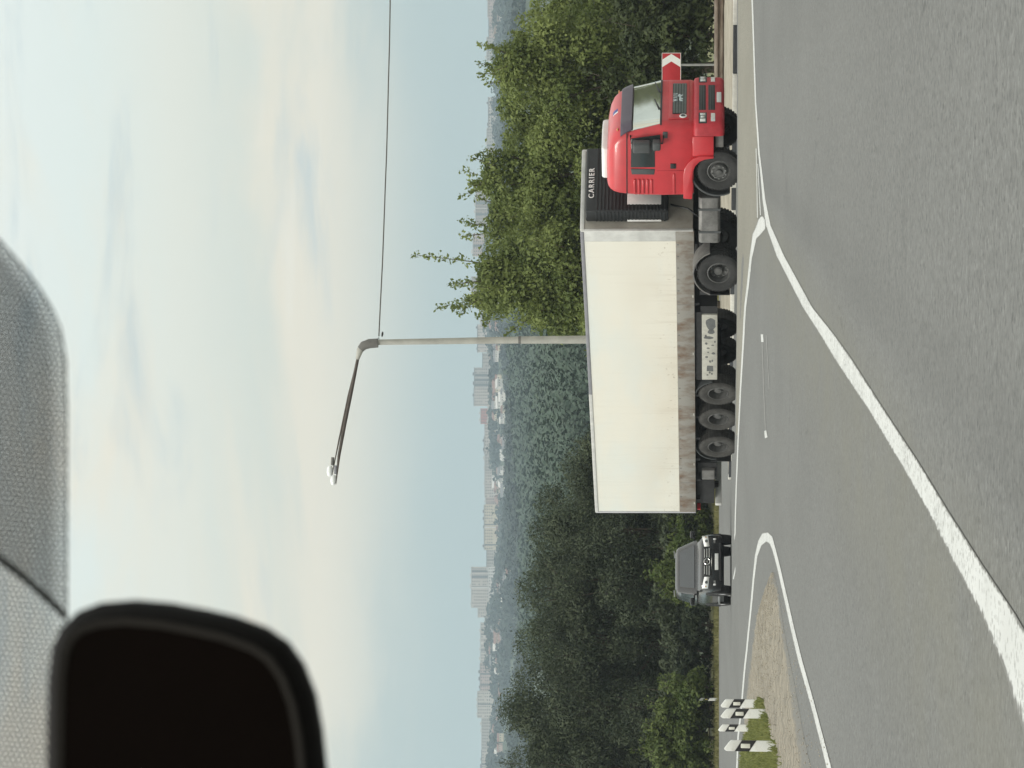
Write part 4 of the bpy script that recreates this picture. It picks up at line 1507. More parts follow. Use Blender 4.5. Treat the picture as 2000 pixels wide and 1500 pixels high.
MB().loft([gplan(z)[0] for z in (1.14, 1.3, 1.45, 1.6, 1.72, 1.76, 1.80, 1.84, 1.86)]).build("cabin", M["suv_paint"], sv, angle=45)
MB().shell(lambda u, v: (gplan(1.22 + .49 * v)[1] + .016, (2 * u - 1) * (gplan(1.22 + .49 * v)[2] - .18), 1.22 + .49 * v), 10, 4, (-.05, 0, -.02)).build("windscreen", M["suv_glass"], sv)
for s in (-1, 1):
    for x0_, x1_ in ((.42, -.55), (-.63, -1.45), (-1.52, -2.05)):
        def P(u, v, x0_=x0_, x1_=x1_, s=s):
            z = 1.26 + .40 * v
            x = x0_ + (x1_ - x0_) * u
            if x0_ > 0 and u < .01:
                x = gplan(z)[1] - .28
            return (x, s * (gplan(z)[2] + .012), z)
        MB().shell(P, 4, 3, (0, -s * .03, 0)).build("side_window", M["suv_glass"], sv)
    hl = MB().shell(lambda u, v: (np.interp(.50 + .37 * u, [0, .72, .84, .905], [2.45, 2.45, 2.40, 2.28]) + .022 - max(0, .72 + .02 * u + .20 * v - .85) * .55, s * (.50 + .37 * u), .72 + .05 * u + (.17 + .03 * u) * v), 6, 4, (-.09, 0, 0)).build("headlight", M["lens"], sv)
    MB().tube([(2.3, s * .68, .82), (2.485, s * .68, .82)], .05, 10).build("lamp_bulb", M["dark_grey"], hl)
    MB().tube([(2.2, s * .80, .84), (2.44, s * .80, .84)], .03, 10).build("indicator", M["lens_orange"], hl)
    MB().box(2.28, 2.45, *sorted((s * .60, s * .78)), .50, .60).build("fog_lamp", M["lens"], sv, bevel=.02)
    mi = MB().box(.55, .78, *sorted((s * 1.0, s * 1.24)), 1.20, 1.36).build("side_mirror", M["suv_paint"], sv, bevel=.04)
    MB().box(.60, .70, *sorted((s * .9, s * 1.02)), 1.19, 1.24).build("mirror_arm", M["suv_dark"], mi)
    for x in (1.52, -1.55):
        wheel("suv", sv, (x, s * .84, .375), flip=s > 0, r=.385, w=.29, rimm="suv_rim")
    MB().box(-1.1, 1.1, *sorted((s * .86, s * 1.02)), .36, .42).build("running_board", M["suv_rim"], sv, bevel=.02)
    MB().tube([(-.1, s * .66, 1.90), (-1.9, s * .66, 1.90)], .02, 6).build("roof_bar", M["suv_rim"], sv)
    for x, r0 in ((1.52, .47), (-1.55, .47)):
        arc = [(x + r0 * math.cos(rad(a)), .375 + r0 * math.sin(rad(a))) for a in range(-5, 186, 19)]
        arc2 = [(x + (r0 - .09) * math.cos(rad(a)), .375 + (r0 - .09) * math.sin(rad(a))) for a in range(185, -6, -19)]
        MB().prism(arc + arc2, 'y', *sorted((s * .90, s * .985))).build("wheel_arch", M["suv_dark"], sv)
gb = MB().box(2.36, 2.470, -.47, .47, .65, .91).build("grille", M["suv_dark"], sv, bevel=.03)
for k in range(3):
    for s in (-1, 1):
        MB().box(2.455, 2.48, *sorted((s * .13, s * (.45 - .02 * k))), .715 + .075 * k, .740 + .075 * k).build("grille_slat", M["chrome"], gb, bevel=.005)
star = MB()
star.lathe([(.105, -.012), (.095, -.02), (.085, -.012), (.095, 0), (.105, -.012)], 28)
for k in range(3):
    a = rad(90 + 120 * k)
    tip = (.09 * math.cos(a), .09 * math.sin(a))
    l1 = (.024 * math.cos(a + 1.047), .024 * math.sin(a + 1.047))
    l2 = (.024 * math.cos(a - 1.047), .024 * math.sin(a - 1.047))
    star.prism([tip, l1, (0, 0), l2], 'y', -.018, -.004)
so = star.build("star_emblem", M["chrome"], gb)
so.location = (2.468, 0, .80)
so.rotation_euler = (0, 0, rad(90))
MB().box(2.40, 2.478, -.27, .27, .43, .545).build("number_plate", M["plate"], sv, bevel=.004)
MB().box(2.30, 2.465, -.62, .62, .33, .40).build("lower_grille", M["suv_dark"], sv, bevel=.02)
MB().box(-2.2, 2.2, -.75, .75, .30, .42).box(-1.05, 1.0, -.93, .93, .24, .45).build("underbody", M["suv_dark"], sv)
MB().tube([(2.36, -.82, .66), (2.42, -.6, .655), (2.455, 0, .65), (2.42, .6, .655), (2.36, .82, .66)], .012, 6).build("bumper_strip", M["chrome"], sv)
MB().box(1.0, 1.02, -.5, .5, 1.185, 1.20).build("cowl", M["suv_dark"], sv)

# ------------------------------------------------------------------ delineator posts


def delineator(base_px, hpx, label, grp="black and white marker posts on the traffic island", lean=0.0, Y=None, refl="reflector"):
    p = G(*base_px) if Y is None else None
    if p is None:
        q = at(base_px[0], base_px[1], Y)
        loc = (q.x, Y, q.z)
    else:
        loc = (p[0], p[1], float(H(*p)) + 0.01)
    hgt = hpx / F_PX * loc[1]
    t = thing("marker_post", label, "marker post", loc, 0.0, grp)
    w = 0.128
    sl = 0.075
    def poly(z0, z1, s0, s1, ins=0.0):
        return [(-w / 2 + ins, z0 + s0), (w / 2 - ins, z0 - s0 if s0 else z0), (w / 2 - ins, z1 - s1), (-w / 2 + ins, z1 + s1)]
    hh = hgt
    b0, b1 = hh * 0.475, hh * 0.735          # black band
    k = 0.042
    MB().prism([(-w / 2, -.03), (w / 2, -.03), (w / 2, b0 - k), (-w / 2, b0 + k)], 'y', -.03, .03).build("lower_body", M["post_white"], t, bevel=.01)
    MB().prism([(-w / 2, b0 + k + .0005), (w / 2, b0 - k + .0005), (w / 2, b1 - k - .0005), (-w / 2, b1 + k - .0005)], 'y', -.0315, .0315).build("black_band", M["post_black"], t)
    MB().prism([(-w / 2, b1 + k), (w / 2, b1 - k), (w / 2, hh - .13 * hh + .0), (w / 2 - .025, hh - .09 * hh), (-w / 2 + .025, hh - .0), (-w / 2, hh - .03)], 'y', -.03, .03).build("upper_body", M["post_white"], t, bevel=.008)
    bm_ = (b0 + b1) / 2
    MB().box(-.026, .026, -.0365, -.030, bm_ - .055, bm_ + .055).build("reflector", M[refl], t, bevel=.004)
    t.rotation_euler = (rad(lean), rad(lean * .6), rad(random.Random(hpx).uniform(-8, 8)))
    return t


delineator((1522, 1458), 106, "marker post largest of the island's four, in the grass, slightly tilted", lean=1.5)
delineator((1471, 1422), 67, "smallest marker post of the island's four, set at the gravel edge")
delineator((1503, 1394), 94, "marker post at the grass tip, next after the grass tuft's first post")
delineator((1489, 1374), 80, "marker post standing in bare gravel at the head of the island row")
delineator((1402, 1366), 37, "small lone marker post at the far grass verge before the green bush", grp="marker posts by the far verge", Y=151.5, refl="reflector_yellow")

# ------------------------------------------------------------------ street lamp and cable
YL = 109.0
lx = at(1143, 663, YL).x
lp = thing("street_lamp", "tall pale street lamp with long brown arm rising behind the trailer", "street lamp", (lx, YL, 0.3))


def LP(px, py, dy=0.0):
    v = at(px, py, YL + dy)
    return (v.x - lx, dy, v.z - 0.3)


t0, t1 = LP(735, 668.5), LP(1015, 664)
MB().tube([(0, 0, -.3), (0, 0, 3.0), t1], [.15, .135, .118], 16).build("pole", M["concrete"], lp)
MB().tube([t1, t0], [.112, .088], 16).build("pole", M["concrete"], lp)
MB().tube([(t1[0], 0, t1[2] - .04), (t1[0], 0, t1[2] + .04)], .126, 16).build("pole_collar", M["pole_metal"], lp)
MB().tube([LP(738, 670), LP(722, 671), LP(710, 675), LP(704, 682)], [.15, .155, .145, .12], 14).build("bracket", M["pole_metal"], lp)
MB().tube([LP(704, 681), LP(698, 702)], [.115, .06], 12).build("arm_socket", M["concrete"], lp)
MB().tube([LP(699, 700), LP(687, 760), LP(673, 830), LP(662, 890), LP(656, 946)], [.05, .06, .058, .05, .012], 10).build("arm", M["arm"], lp)
MB().tube([LP(699, 700), LP(681, 770), LP(662, 860), LP(648, 930)], [.03, .028, .026, .012], 8).build("arm", M["arm"], lp)
for (c0, c1, m_, nm) in (((650, 893), (649, 909), "pole_metal", "gear_box"), ((656, 909), (655, 926), "rail_grey", "gear_box")):
    a_, b_ = LP(*c0), LP(*c1)
    MB().tube([a_, b_], .055, 8).build(nm, M[m_], lp, bevel=.01)
for c0, c1 in (((645, 910), (643, 931)), ((652, 928), (650, 948))):
    a_, b_ = Vector(LP(*c0)), Vector(LP(*c1))
    d_ = b_ - a_
    MB().tube([a_, a_ + d_ * .2, a_ + d_ * .6, a_ + d_ * .9, b_], [.05, .09, .095, .06, .01], 12).build("lamp_bowl", M["lamp_white"], lp)
MB().tube([LP(752, 671), LP(742, 667), LP(740, 659), LP(731, 673)], .012, 6).build("cable_hook", M["black"], lp)
pts = []
c0 = at(740, 658, YL)
for k in range(30):
    u = k / 29
    x = c0.x + 0.02 + u * 34
    pts.append((x, YL, c0.z - 0.75 * 4 * u * (1 - u) * 0.62 + 0.12 * u + 0.004 * math.sin(k * 2.1)))
cb = MB().tube(pts, 0.022, 6).build("overhead_cable", M["cable"])
tag(cb, "thin overhead cable leading away from the street lamp's top", "cable")
ins = MB().tube([at(746, 657.5, YL), at(747, 652, YL), at(747.5, 648, YL)], [.022, .035, .02], 8).build("cable_clamp", M["black"], cb)

# ------------------------------------------------------------------ trees


def leaves(C, N, size, rng, asp=0.55, up=0.25, jit=0.75, sag=0.0):
    """diamond leaf quads at centres C facing roughly N"""
    n = len(C)
    nn = N + rng.normal(0, jit, (n, 3)) + np.array([0, 0, up])
    nn /= np.linalg.norm(nn, axis=1)[:, None] + 1e-9
    t = rng.normal(0, 1, (n, 3))
    t[:, 2] -= sag
    t -= nn * np.sum(t * nn, 1)[:, None]
    t /= np.linalg.norm(t, axis=1)[:, None] + 1e-9
    b = np.cross(nn, t)
    s = size * rng.uniform(0.4, 1.55, (n, 1))
    V = np.empty((n, 4, 3))
    V[:, 0] = C - t * s * .5
    V[:, 1] = C + b * s * asp * .5 - t * s * .06 + nn * s * .06
    V[:, 2] = C + t * s * .55
    V[:, 3] = C - b * s * asp * .5 - t * s * .06 + nn * s * .06
    return V


def make_tree(name, label, cat, loc, Ht, W, leafm, seed, group, n_leaf=9000, leaf=0.17, base=0.12, puffs=46, sprigs=10, sag=0.0, pr=(0.13, 0.22), shape=1.0, asp=.55, D=None, sprig_len=1.2):
    rng = np.random.default_rng(seed)
    D = D or W
    t = thing(name, label, cat, loc, 0, group)
    zc = Ht * (base + (1 - base) / 2)
    hz = Ht * (1 - base) / 2
    # puffs fill the crown: denser towards the outside
    P = []
    while len(P) < puffs:
        q = rng.uniform(-1, 1, 3)
        r = np.linalg.norm(q)
        if r > 1 or r < 0.25 and rng.random() < .7:
            continue
        zz_ = q[2]
        taper = 1.0 if zz_ < 0 else (1 - 0.35 * shape * zz_)
        P.append((q[0] * W / 2 * .88 * taper, q[1] * D / 2 * .88 * taper, zc + zz_ * hz * .9))
    P = np.array(P)
    R = rng.uniform(pr[0], pr[1], len(P)) * min(W, D) * 1.0
    wgt = R ** 2
    cnt = np.maximum(10, (n_leaf * wgt / wgt.sum()).astype(int))
    Cs, Ns = [], []
    for p, r, c in zip(P, R, cnt):
        d = rng.normal(0, 1, (c, 3))
        d[:, 2] += 0.9
        d /= np.linalg.norm(d, axis=1)[:, None]
        rr_ = r * (0.55 + 0.5 * rng.random((c, 1)) ** 0.5)
        sc = np.array([1.15, 1.15, 0.85])
        q = p + d * rr_ * sc
        lump = rng.normal(0, r * .08, (c, 3))
        q = q + lump
        q[:, 2] -= sag * r * rng.random(c) ** 2 * 1.2
        Cs.append(q)
        Ns.append(d)
    # sprigs that break the outline
    limb = MB()
    for k in range(sprigs):
        i = int(rng.integers(len(P)))
        if rng.random() < .7:
            i = int(np.argsort(P[:, 2])[-1 - int(rng.integers(max(4, puffs // 4)))])
        p = P[i]
        out = np.array([p[0] / (W / 2), p[1] / (D / 2), 0.7 + .8 * (p[2] - zc) / hz])
        out = out / (np.linalg.norm(out) + 1e-6) + rng.normal(0, .25, 3)
        L = sprig_len * rng.uniform(.5, 1.25)
        m_ = int(60 * L * (0.17 / leaf))
        f = rng.random(m_)
        q = p + out * (R[i] * .7 + f[:, None] * L) + rng.normal(0, 1, (m_, 3)) * (.20 * (1 - f[:, None] * .6) * max(leaf / .17, .6))
        q[:, 2] -= sag * .4 * f ** 2
        Cs.append(q)
        Ns.append(rng.normal(0, 1, (m_, 3)))
        limb.tube([p, p + out * (R[i] * .7 + L * .5), p + out * (R[i] * .7 + L * .95)], [.02, .012, .006], 4, False)
    C, N = np.concatenate(Cs), np.concatenate(Ns)
    C[:, 2] = np.maximum(C[:, 2], 0.06)
    V = leaves(C, N, leaf, rng, asp=asp, sag=sag)
    me = fast_mesh("crown", V.reshape(-1, 3), np.arange(len(V) * 4).reshape(-1, 4), leafm)
    link("crown", me, t)
    # trunk and limbs
    th = Ht * 0.6
    bend = rng.normal(0, .1, 2)
    tk = MB()
    r0 = 0.022 * Ht
    trunk = [Vector((0, 0, -.3)), Vector((bend[0], bend[1], th * .35)), Vector((bend[0] * 2, bend[1] * 1.5, th * .7)), Vector((bend[0] * 2.5, bend[1], th))]
    tk.tube(trunk, [r0 * 1.2, r0, r0 * .7, r0 * .3], 8)
    for i in rng.choice(len(P), min(14, len(P)), replace=False):
        p = Vector(P[i])
        z0 = min(max(p.z * rng.uniform(.35, .75), .3), th * .95)
        f = z0 / th
        s_ = trunk[0].lerp(trunk[3], f)
        s_ = Vector((bend[0] * 2.5 * f, bend[1] * 1.3 * f, z0))
        mid_ = s_.lerp(p, .5) + Vector((0, 0, -.12))
        tk.tube([s_, mid_, p], [r0 * .38, r0 * .25, r0 * .09], 5, False)
    tk.add(limb.v, limb.f)
    tk.build("trunk", M["bark"], t)
    return t


# group behind the truck: leafy maples
RG = "leafy light green trees behind the truck"
right = [  # y px, top V, distance, width m, label
    (20, 1028, 120, 4.6, "green roadside tree beyond the chevron sign, branches reaching out of the picture"),
    (128, 950, 116, 4.6, "leafy tree rising above the chevron sign and the truck cab's far side"),
    (225, 930, 119, 4.4, "leafy tree directly above the truck's white roof pod"),
    (335, 922, 117, 4.6, "leafy tree above the cooling unit of the trailer"),
    (440, 924, 120, 4.4, "leafy tree between the cooling unit and the tallest spray of twigs"),
    (530, 892, 116, 4.2, "tallest leafy tree with loose twigs rising against the sky beside the lamp post"),
]
for i, (py, vt, Y, W, lab) in enumerate(right):
    b = at(1392, py, Y)
    Ht = at(vt + 18, py, Y).z - 0.45
    make_tree("maple_tree", lab, "tree", (b.x, Y, 0.45), Ht, W, M["leaf_maple"], 20 + i, RG, n_leaf=36000, leaf=0.125, base=.10, puffs=54, sprigs=20, pr=(.13, .23), D=4.0, asp=.6, sprig_len=1.45 if i == 5 else .75)
for i, (py, vt, Y, W, lab) in enumerate([(598, 1010, 117, 2.6, "low pale green sapling at the end of the tree row by the lamp post")]):
    b = at(1392, py, Y)
    make_tree("maple_tree", lab, "tree", (b.x, Y, 0.45), at(vt, py, Y).z - .45, W, M["leaf_maple"], 60 + i, RG, n_leaf=6000, leaf=0.18, base=.15, puffs=38, sprigs=16, D=2.6, sprig_len=.8)
note_kids()
m0 = [o for o in COL.objects if o.name.startswith("maple_tree") and o.parent is None]
for (x, y, k, lab) in ((22.0, 97.5, 0, "roadside tree past the picture's edge, first after the chevron sign"), (31.0, 101.0, 2, "roadside tree past the picture's edge, second after the chevron sign"), (43.0, 111.0, 4, "roadside tree past the picture's edge, third after the chevron sign"), (60.0, 119.0, 1, "roadside tree past the picture's edge, fourth after the chevron sign")):
    o = copy_tree(m0[k])
    o.location = (x, y, 0.5)
    o.scale = (.45, .45, 1.4)
    o["label"] = lab
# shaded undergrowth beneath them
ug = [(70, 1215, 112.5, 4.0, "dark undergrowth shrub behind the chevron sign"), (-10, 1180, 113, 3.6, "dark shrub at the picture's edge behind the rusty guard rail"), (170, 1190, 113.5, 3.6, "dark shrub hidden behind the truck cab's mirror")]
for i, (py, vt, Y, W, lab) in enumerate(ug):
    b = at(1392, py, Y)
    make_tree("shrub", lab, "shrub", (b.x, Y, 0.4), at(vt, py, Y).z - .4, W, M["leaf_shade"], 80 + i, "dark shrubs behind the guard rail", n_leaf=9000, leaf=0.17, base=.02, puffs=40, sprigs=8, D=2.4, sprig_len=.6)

# dark willows across the road
LG = "dark willow trees beyond the far road"
left = [  # y, top V, Y, width, label
    (868, 1145, 158, 2.9, "low rounded dark tree where the hillside view meets the trailer roof"),
    (925, 1072, 160, 3.6, "dark rounded tree just above the trailer's rear half"),
    (985, 1058, 163, 3.6, "dark tree above the trailer's tail end"),
    (1040, 1030, 158, 3.6, "dark willow above the gap between trailer and black car"),
    (1100, 1022, 162, 3.8, "dark willow right above the black car"),
    (1150, 1018, 158, 3.4, "dark willow above the black car's mirror side"),
    (1205, 1008, 163, 3.6, "brownish dark willow just past the black car"),
    (1265, 982, 159, 4.0, "tallest dark willow with a pointed top under the far white villas"),
    (1325, 1002, 162, 3.8, "dark willow behind the lone far marker post"),
    (1385, 1004, 158, 3.8, "dark willow above the green bush"),
    (1440, 998, 163, 4.0, "dark willow behind the green bush's outer half"),
    (1495, 990, 159, 4.0, "dark willow cut off by the picture's edge above the green bush"),
]
for i, (py, vt, Y, W, lab) in enumerate(left):
    b = at(1392, py, Y)
    Ht = at(vt - (20 if py > 1180 else 8), py, Y).z - 0.6
    make_tree("willow_tree", lab, "tree", (b.x, Y, 0.6), Ht, W, M["leaf_willow"], 120 + i, LG, n_leaf=32000, leaf=0.13, base=.02, puffs=34, sprigs=5, sag=.8, pr=(.17, .28), D=4.2, asp=.42, sprig_len=.45, shape=.75)
for i, (py, lab) in enumerate([(860, "dark undergrowth below the low rounded tree behind the trailer"), (960, "dark undergrowth behind the trailer's tail"), (1060, "dark undergrowth behind the black car's roof"), (1170, "dark undergrowth just beyond the black car's mirror"), (1225, "dark undergrowth at the verge midway between the black car and the lone post"), (1285, "dark undergrowth below the tallest willow"), (1345, "dark undergrowth hidden behind the lone marker post"), (1420, "dark undergrowth behind the large green bush"), (1500, "dark undergrowth at the picture's edge")]):
    b = at(1396, py, 153.6)
    make_tree("shrub", lab, "shrub", (b.x, 153.6 + (i % 3) * .5, 0.46), 2.6 + .5 * (i % 2), 2.9, M["leaf_willow"], 200 + i, "dark undergrowth under the willows", n_leaf=6500, leaf=0.2, base=.0, puffs=40, sprigs=6, D=1.8, sprig_len=.5, asp=.4)
fb = [
    (1440, 1262, 153.5, 3.6, "bright green bush beside the far road behind the marker posts", 10000),
    (1340, 1305, 153.0, 1.7, "small green bush behind the lone far marker post", 4500),
    (1385, 1275, 154.5, 2.4, "green bush between the lone marker post and the largest bush", 6000),
    (1490, 1268, 154.5, 2.6, "green bush at the picture's edge behind the largest marker post", 6500),
    (1110, 1275, 153.5, 2.9, "light green bush right behind the black car", 9000),
    (1030, 1325, 155.0, 1.9, "mid green bush between the trailer tail and the black car", 4500),
]
for i, (py, vt, Y, W, lab, nl) in enumerate(fb):
    b = at(1396, py, Y)
    make_tree("bush", lab, "bush", (b.x, Y - 1.0, 0.46), at(vt, py, Y).z - .46, W, M["leaf_bush"], 160 + i, "green bushes along the far verge", n_leaf=nl, leaf=0.16, base=.02, puffs=40, sprigs=14, D=2.2, sprig_len=.5, asp=.5, pr=(.13, .22))

# ------------------------------------------------------------------ far wood, town and city


def clumps(centers, radii, n_each, size, rng, squash=.9):
    Cs, Ns, Sz = [], [], []
    for c, r, n, s in zip(centers, radii, n_each, size):
        d = rng.normal(0, 1, (n, 3))
        d[:, 2] = np.abs(d[:, 2]) * 1.1 - .25
        d[:, 1] -= .35
        d /= np.linalg.norm(d, axis=1)[:, None]
        lob = 1 + .22 * np.sin(d[:, :1] * 5 + c[0]) * np.sin(d[:, 2:] * 6 + c[1])
        Cs.append(c + d * r * lob * (0.8 + .25 * rng.random((n, 1))) * np.array([1, 1, squash * 1.15]))
        Ns.append(d)
        Sz.append(np.full((n, 1), s))
    C, N, Z = np.concatenate(Cs), np.concatenate(Ns), np.concatenate(Sz)
    V = leaves(C, N, 1.0, rng, asp=.8, jit=.45)
    V = C[:, None, :] + (V - C[:, None, :]) * Z[:, None, :]
    return V.reshape(-1, 3), np.arange(len(V) * 4).reshape(-1, 4)


hr = random.Random(9)
spots = []
bands = [(560, 760, 966, 986), (740, 860, 972, 992), (850, 1010, 975, 1003), (1000, 1180, 968, 1006), (1180, 1300, 968, 990), (1300, 1440, 976, 988), (1440, 1500, 975, 985), (0, 60, 958, 985), (560, 700, 968, 976)]
for (ya, yb, va, vb_), cnt in zip(bands, (12, 16, 22, 30, 12, 9, 5, 4, 8)):
    for _ in range(cnt):
        spots.append((hr.uniform(ya, yb), hr.uniform(va, vb_)))


def hill_point(px, py):
    d = ray(px, py)
    ys_ = np.arange(600.0, 5300.0, 4.0)
    t = ys_ / d[1]
    h = TZf(t * d[0], ys_)
    k = np.argmax(EYE + t * d[2] <= h)
    return (t[k] * d[0], ys_[k], h[k]) if EYE + t[k] * d[2] <= h[k] else None


HOUSES = [q for q in (hill_point(v, py) for (py, v) in spots) if q is not None and q[1] > 2600]
HXY = np.array([(q[0], q[1]) for q in HOUSES])


def near_house(x, y):
    d = HXY - np.array([x, y])
    return bool(np.any((np.abs(d[:, 0]) < 11) & (d[:, 1] > -10) & (d[:, 1] < 90)))


rw = np.random.default_rng(77)
cc, rr_, nn_, ss_ = [], [], [], []
Y = 520.0
while Y < 2250:
    stp = 5.6 + Y * 0.0016
    lo_u, hi_u = -0.075, 0.045
    x = lo_u * Y
    while x < hi_u * Y:
        xx, yy = x + rw.normal(0, stp * .35), Y + rw.normal(0, stp * .4)
        r = stp * rw.uniform(.55, 1.0)
        cc.append((xx, yy, float(TZf(xx, yy)) + r * .45))
        rr_.append(r)
        n_ = int(np.clip(420 * (700 / Y) ** 1.3, 60, 460))
        nn_.append(n_)
        ss_.append(r * math.sqrt(8.0 / n_))
        x += stp
    Y += stp * 1.15
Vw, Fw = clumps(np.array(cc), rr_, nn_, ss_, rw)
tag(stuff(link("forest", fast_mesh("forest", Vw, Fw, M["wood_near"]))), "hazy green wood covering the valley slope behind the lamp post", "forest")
# blue tree belts between the houses
cc, rr_, nn_, ss_ = [], [], [], []
Y = 2260.0
while Y < 5150:
    stp = 12.0 + (Y - 2500) * .002
    x = -0.125 * Y
    while x < 0.125 * Y:
        xx, yy = x + rw.normal(0, stp * .5), Y + rw.normal(0, stp * .5)
        dens = mnoise.noise(Vector((xx / 190.0, yy / 330.0, 3.3)))
        if near_house(xx, yy):
            x += stp
            continue
        if dens > -0.22 + (0.15 if yy > 3300 else 0) or yy < 2500:
            r = stp * rw.uniform(.32, .60)
            cc.append((xx, yy, float(TZf(xx, yy)) + r * .5))
            rr_.append(r)
            nn_.append(30)
            ss_.append(r * .52)
        x += stp
    Y += stp * 1.9
for k in range(260):                                      # the crest behind the city
    yy = rw.uniform(5350, 5900)
    xx = rw.uniform(-.125, .125) * yy
    r = rw.uniform(5, 8)
    cc.append((xx, yy, float(TZf(xx, yy)) + r * .2)); rr_.append(r); nn_.append(22); ss_.append(r * .6)
Vw, Fw = clumps(np.array(cc), rr_, nn_, ss_, rw, .8)
tag(stuff(link("forest", fast_mesh("forest", Vw, Fw, M["wood_far"]))), "bluish tree belts between the far houses below the city", "forest")

WALLS = {n: mat("far_wall_" + n, c, .8, var=.10, scale=.25) for n, c in
         dict(pale=(.52, .47, .43), grey=(.42, .39, .365), brown=(.35, .29, .25), red=(.44, .19, .17), cream=(.58, .51, .40), white=(.66, .63, .60), rose=(.46, .36, .325)).items()}
ROOFS = {n: mat("far_roof_" + n, c, .8, var=.12, scale=.3) for n, c in
         dict(red=(.20, .115, .095), grey=(.17, .17, .18), brown=(.17, .12, .095), pale=(.50, .49, .47)).items()}


def city_block(y0, y1, vt, vb, wall, label, Y=5200.0, bays=None, notch=None, grp="far apartment blocks on the skyline", dark=None):
    a, b = at(vt, y1, Y), at(vt, y0, Y)
    zbot = at(vb, y0, Y).z - 8
    x0_, x1_, z1_ = a.x, b.x, a.z
    cx = (x0_ + x1_) / 2
    t = thing("apartment_block", label, "building", (cx, Y, zbot), 0, grp)
    w, h = (x1_ - x0_) / 2, z1_ - zbot
    rs = random.Random(int(y0 * 7 + vt))
    wl_ = MB()
    wl_.box(-w, w, 0, 16, 0, h)
    wl_.build("wall", WALLS[wall], t, smooth=False)
    # roof parapet and lift houses
    rf = MB()
    rf.box(-w - .3, w + .3, -.4, 16.4, h, h + .8)
    q = -w + 4
    while q < w - 5:
        if rs.random() < .6:
            rf.box(q, q + rs.uniform(3, 6), 3, 9, h + .8, h + .8 + rs.uniform(1.2, 2.6))
        q += rs.uniform(9, 18)
    rf.build("roof", ROOFS["pale" if rs.random() < .5 else "grey"], t, smooth=False)
    # floors of windows set into the facade
    win = MB()
    flo = 3.2
    nfl = max(2, int((h - 6) / flo))
    nb = max(2, int(2 * w / 4.4))
    for f in range(nfl):
        z = h - 2.6 - f * flo
        for k in range(nb):
            if rs.random() < .08:
                continue
            x = -w + (k + .5) * 2 * w / nb
            win.box(x - 1.0, x + 1.0, -.12, .3, z, z + 1.55)
    wo = win.build("window", M["far_window"], t, smooth=False)
    wo["kind"] = "stuff"
    # loggia shafts / joints that stripe the facade
    for (u0, u1) in (dark or []):
        MB().box(-w + 2 * w * u0, -w + 2 * w * u1, -.5, .2, 2, h - .4).build("loggia_shaft", M["far_window"], t, smooth=False)
    nsec = max(1, int(2 * w / 26))
    for k in range(1, nsec):
        x = -w + 2 * w * k / nsec
        MB().box(x - .9, x + .9, -.6, .2, 0, h + .3).build("stair_shaft", WALLS["white" if wall in ("pale", "cream") else "pale"], t, smooth=False)
    return t


CB = [
    (-30, 33, 953, 968, "rose", "long low rose coloured block at the skyline's end over the roadside trees", None),
    (355, 373, 930, 968, "white", "narrow pale tower glimpsed between the maple tops", None),
    (373, 441, 929, 966, "brown", "brownish apartment block glimpsed behind the maple tops", [(.3, .36), (.62, .68)]),
    (456, 500, 924, 958, "rose", "greyish rose block half hidden by the maple twigs", [(.4, .5)]),
    (540, 596, 921, 948, "brown", "brown brick block behind the tallest maple's loose twigs", [(.25, .32), (.6, .66)]),
    (600, 634, 939, 958, "grey", "low grey block between the brown block and the lamp post", None),
    (634, 688, 933, 967, "pale", "pale block crossed by the lamp post", [(.4, .46)]),
    (690, 718, 943, 970, "grey", "grey block just past the lamp post", None),
    (718, 757, 927, 970, "grey", "tall grey block with dark loggia stripes beside the lamp post", [(.08, .2), (.32, .44), (.56, .68)]),
    (757, 793, 926, 959, "pale", "tall plain pale block next to the striped one", None),
    (798, 828, 939, 953, "red", "low red brick block beside the tall plain block", None),
    (828, 852, 947, 968, "pale", "first short section of the long pale terrace after the red block", None),
    (852, 886, 946, 967, "pale", "second section of the long pale terrace, with lift houses on top", None),
    (886, 921, 947, 967, "grey", "greyer middle section of the long pale terrace", None),
    (921, 972, 947, 968, "pale", "last and longest section of the long pale terrace", None),
    (986, 1074, 946, 963, "cream", "long low cream block above the trailer's tail", [(.1, .13), (.55, .57)]),
    (1108, 1187, 921, 952, "pale", "largest pale tower block on the skyline with dark vertical stripes", [(.88, .93), (.74, .79), (.5, .53)]),
    (1188, 1206, 934, 945, "pale", "small pale block stepping down from the largest tower block", None),
    (1217, 1294, 939, 956, "pale", "long pale terrace beyond the largest tower block", [(.3, .33), (.7, .72)]),
    (1296, 1350, 938, 956, "rose", "rose brown block between two pale terraces", [(.2, .26), (.6, .66)]),
    (1351, 1402, 933, 957, "pale", "pale stepped block above the dark willows", [(.5, .55)]),
    (1403, 1464, 941, 957, "grey", "grey terrace toward the skyline's other end", None),
    (1465, 1530, 941, 958, "pale", "pale terrace cut off by the picture's edge at the skyline's end", [(.3, .36), (.55, .6)]),
]
for i, (y0, y1, vt, vb, wl_, lab, dk) in enumerate(CB):
    city_block(y0, y1, vt, vb, wl_, lab, Y=5150 + 23 * (i % 4), dark=dk)
city_block(795, 831, 953, 970, "pale", "pale low block standing in front of the red brick block", Y=5050)
city_block(1108, 1172, 954, 966, "white", "low greenish white row in front of the largest tower block", Y=5040)
city_block(1176, 1252, 955, 967, "cream", "long yellowish low row below the pale terraces", Y=5030)

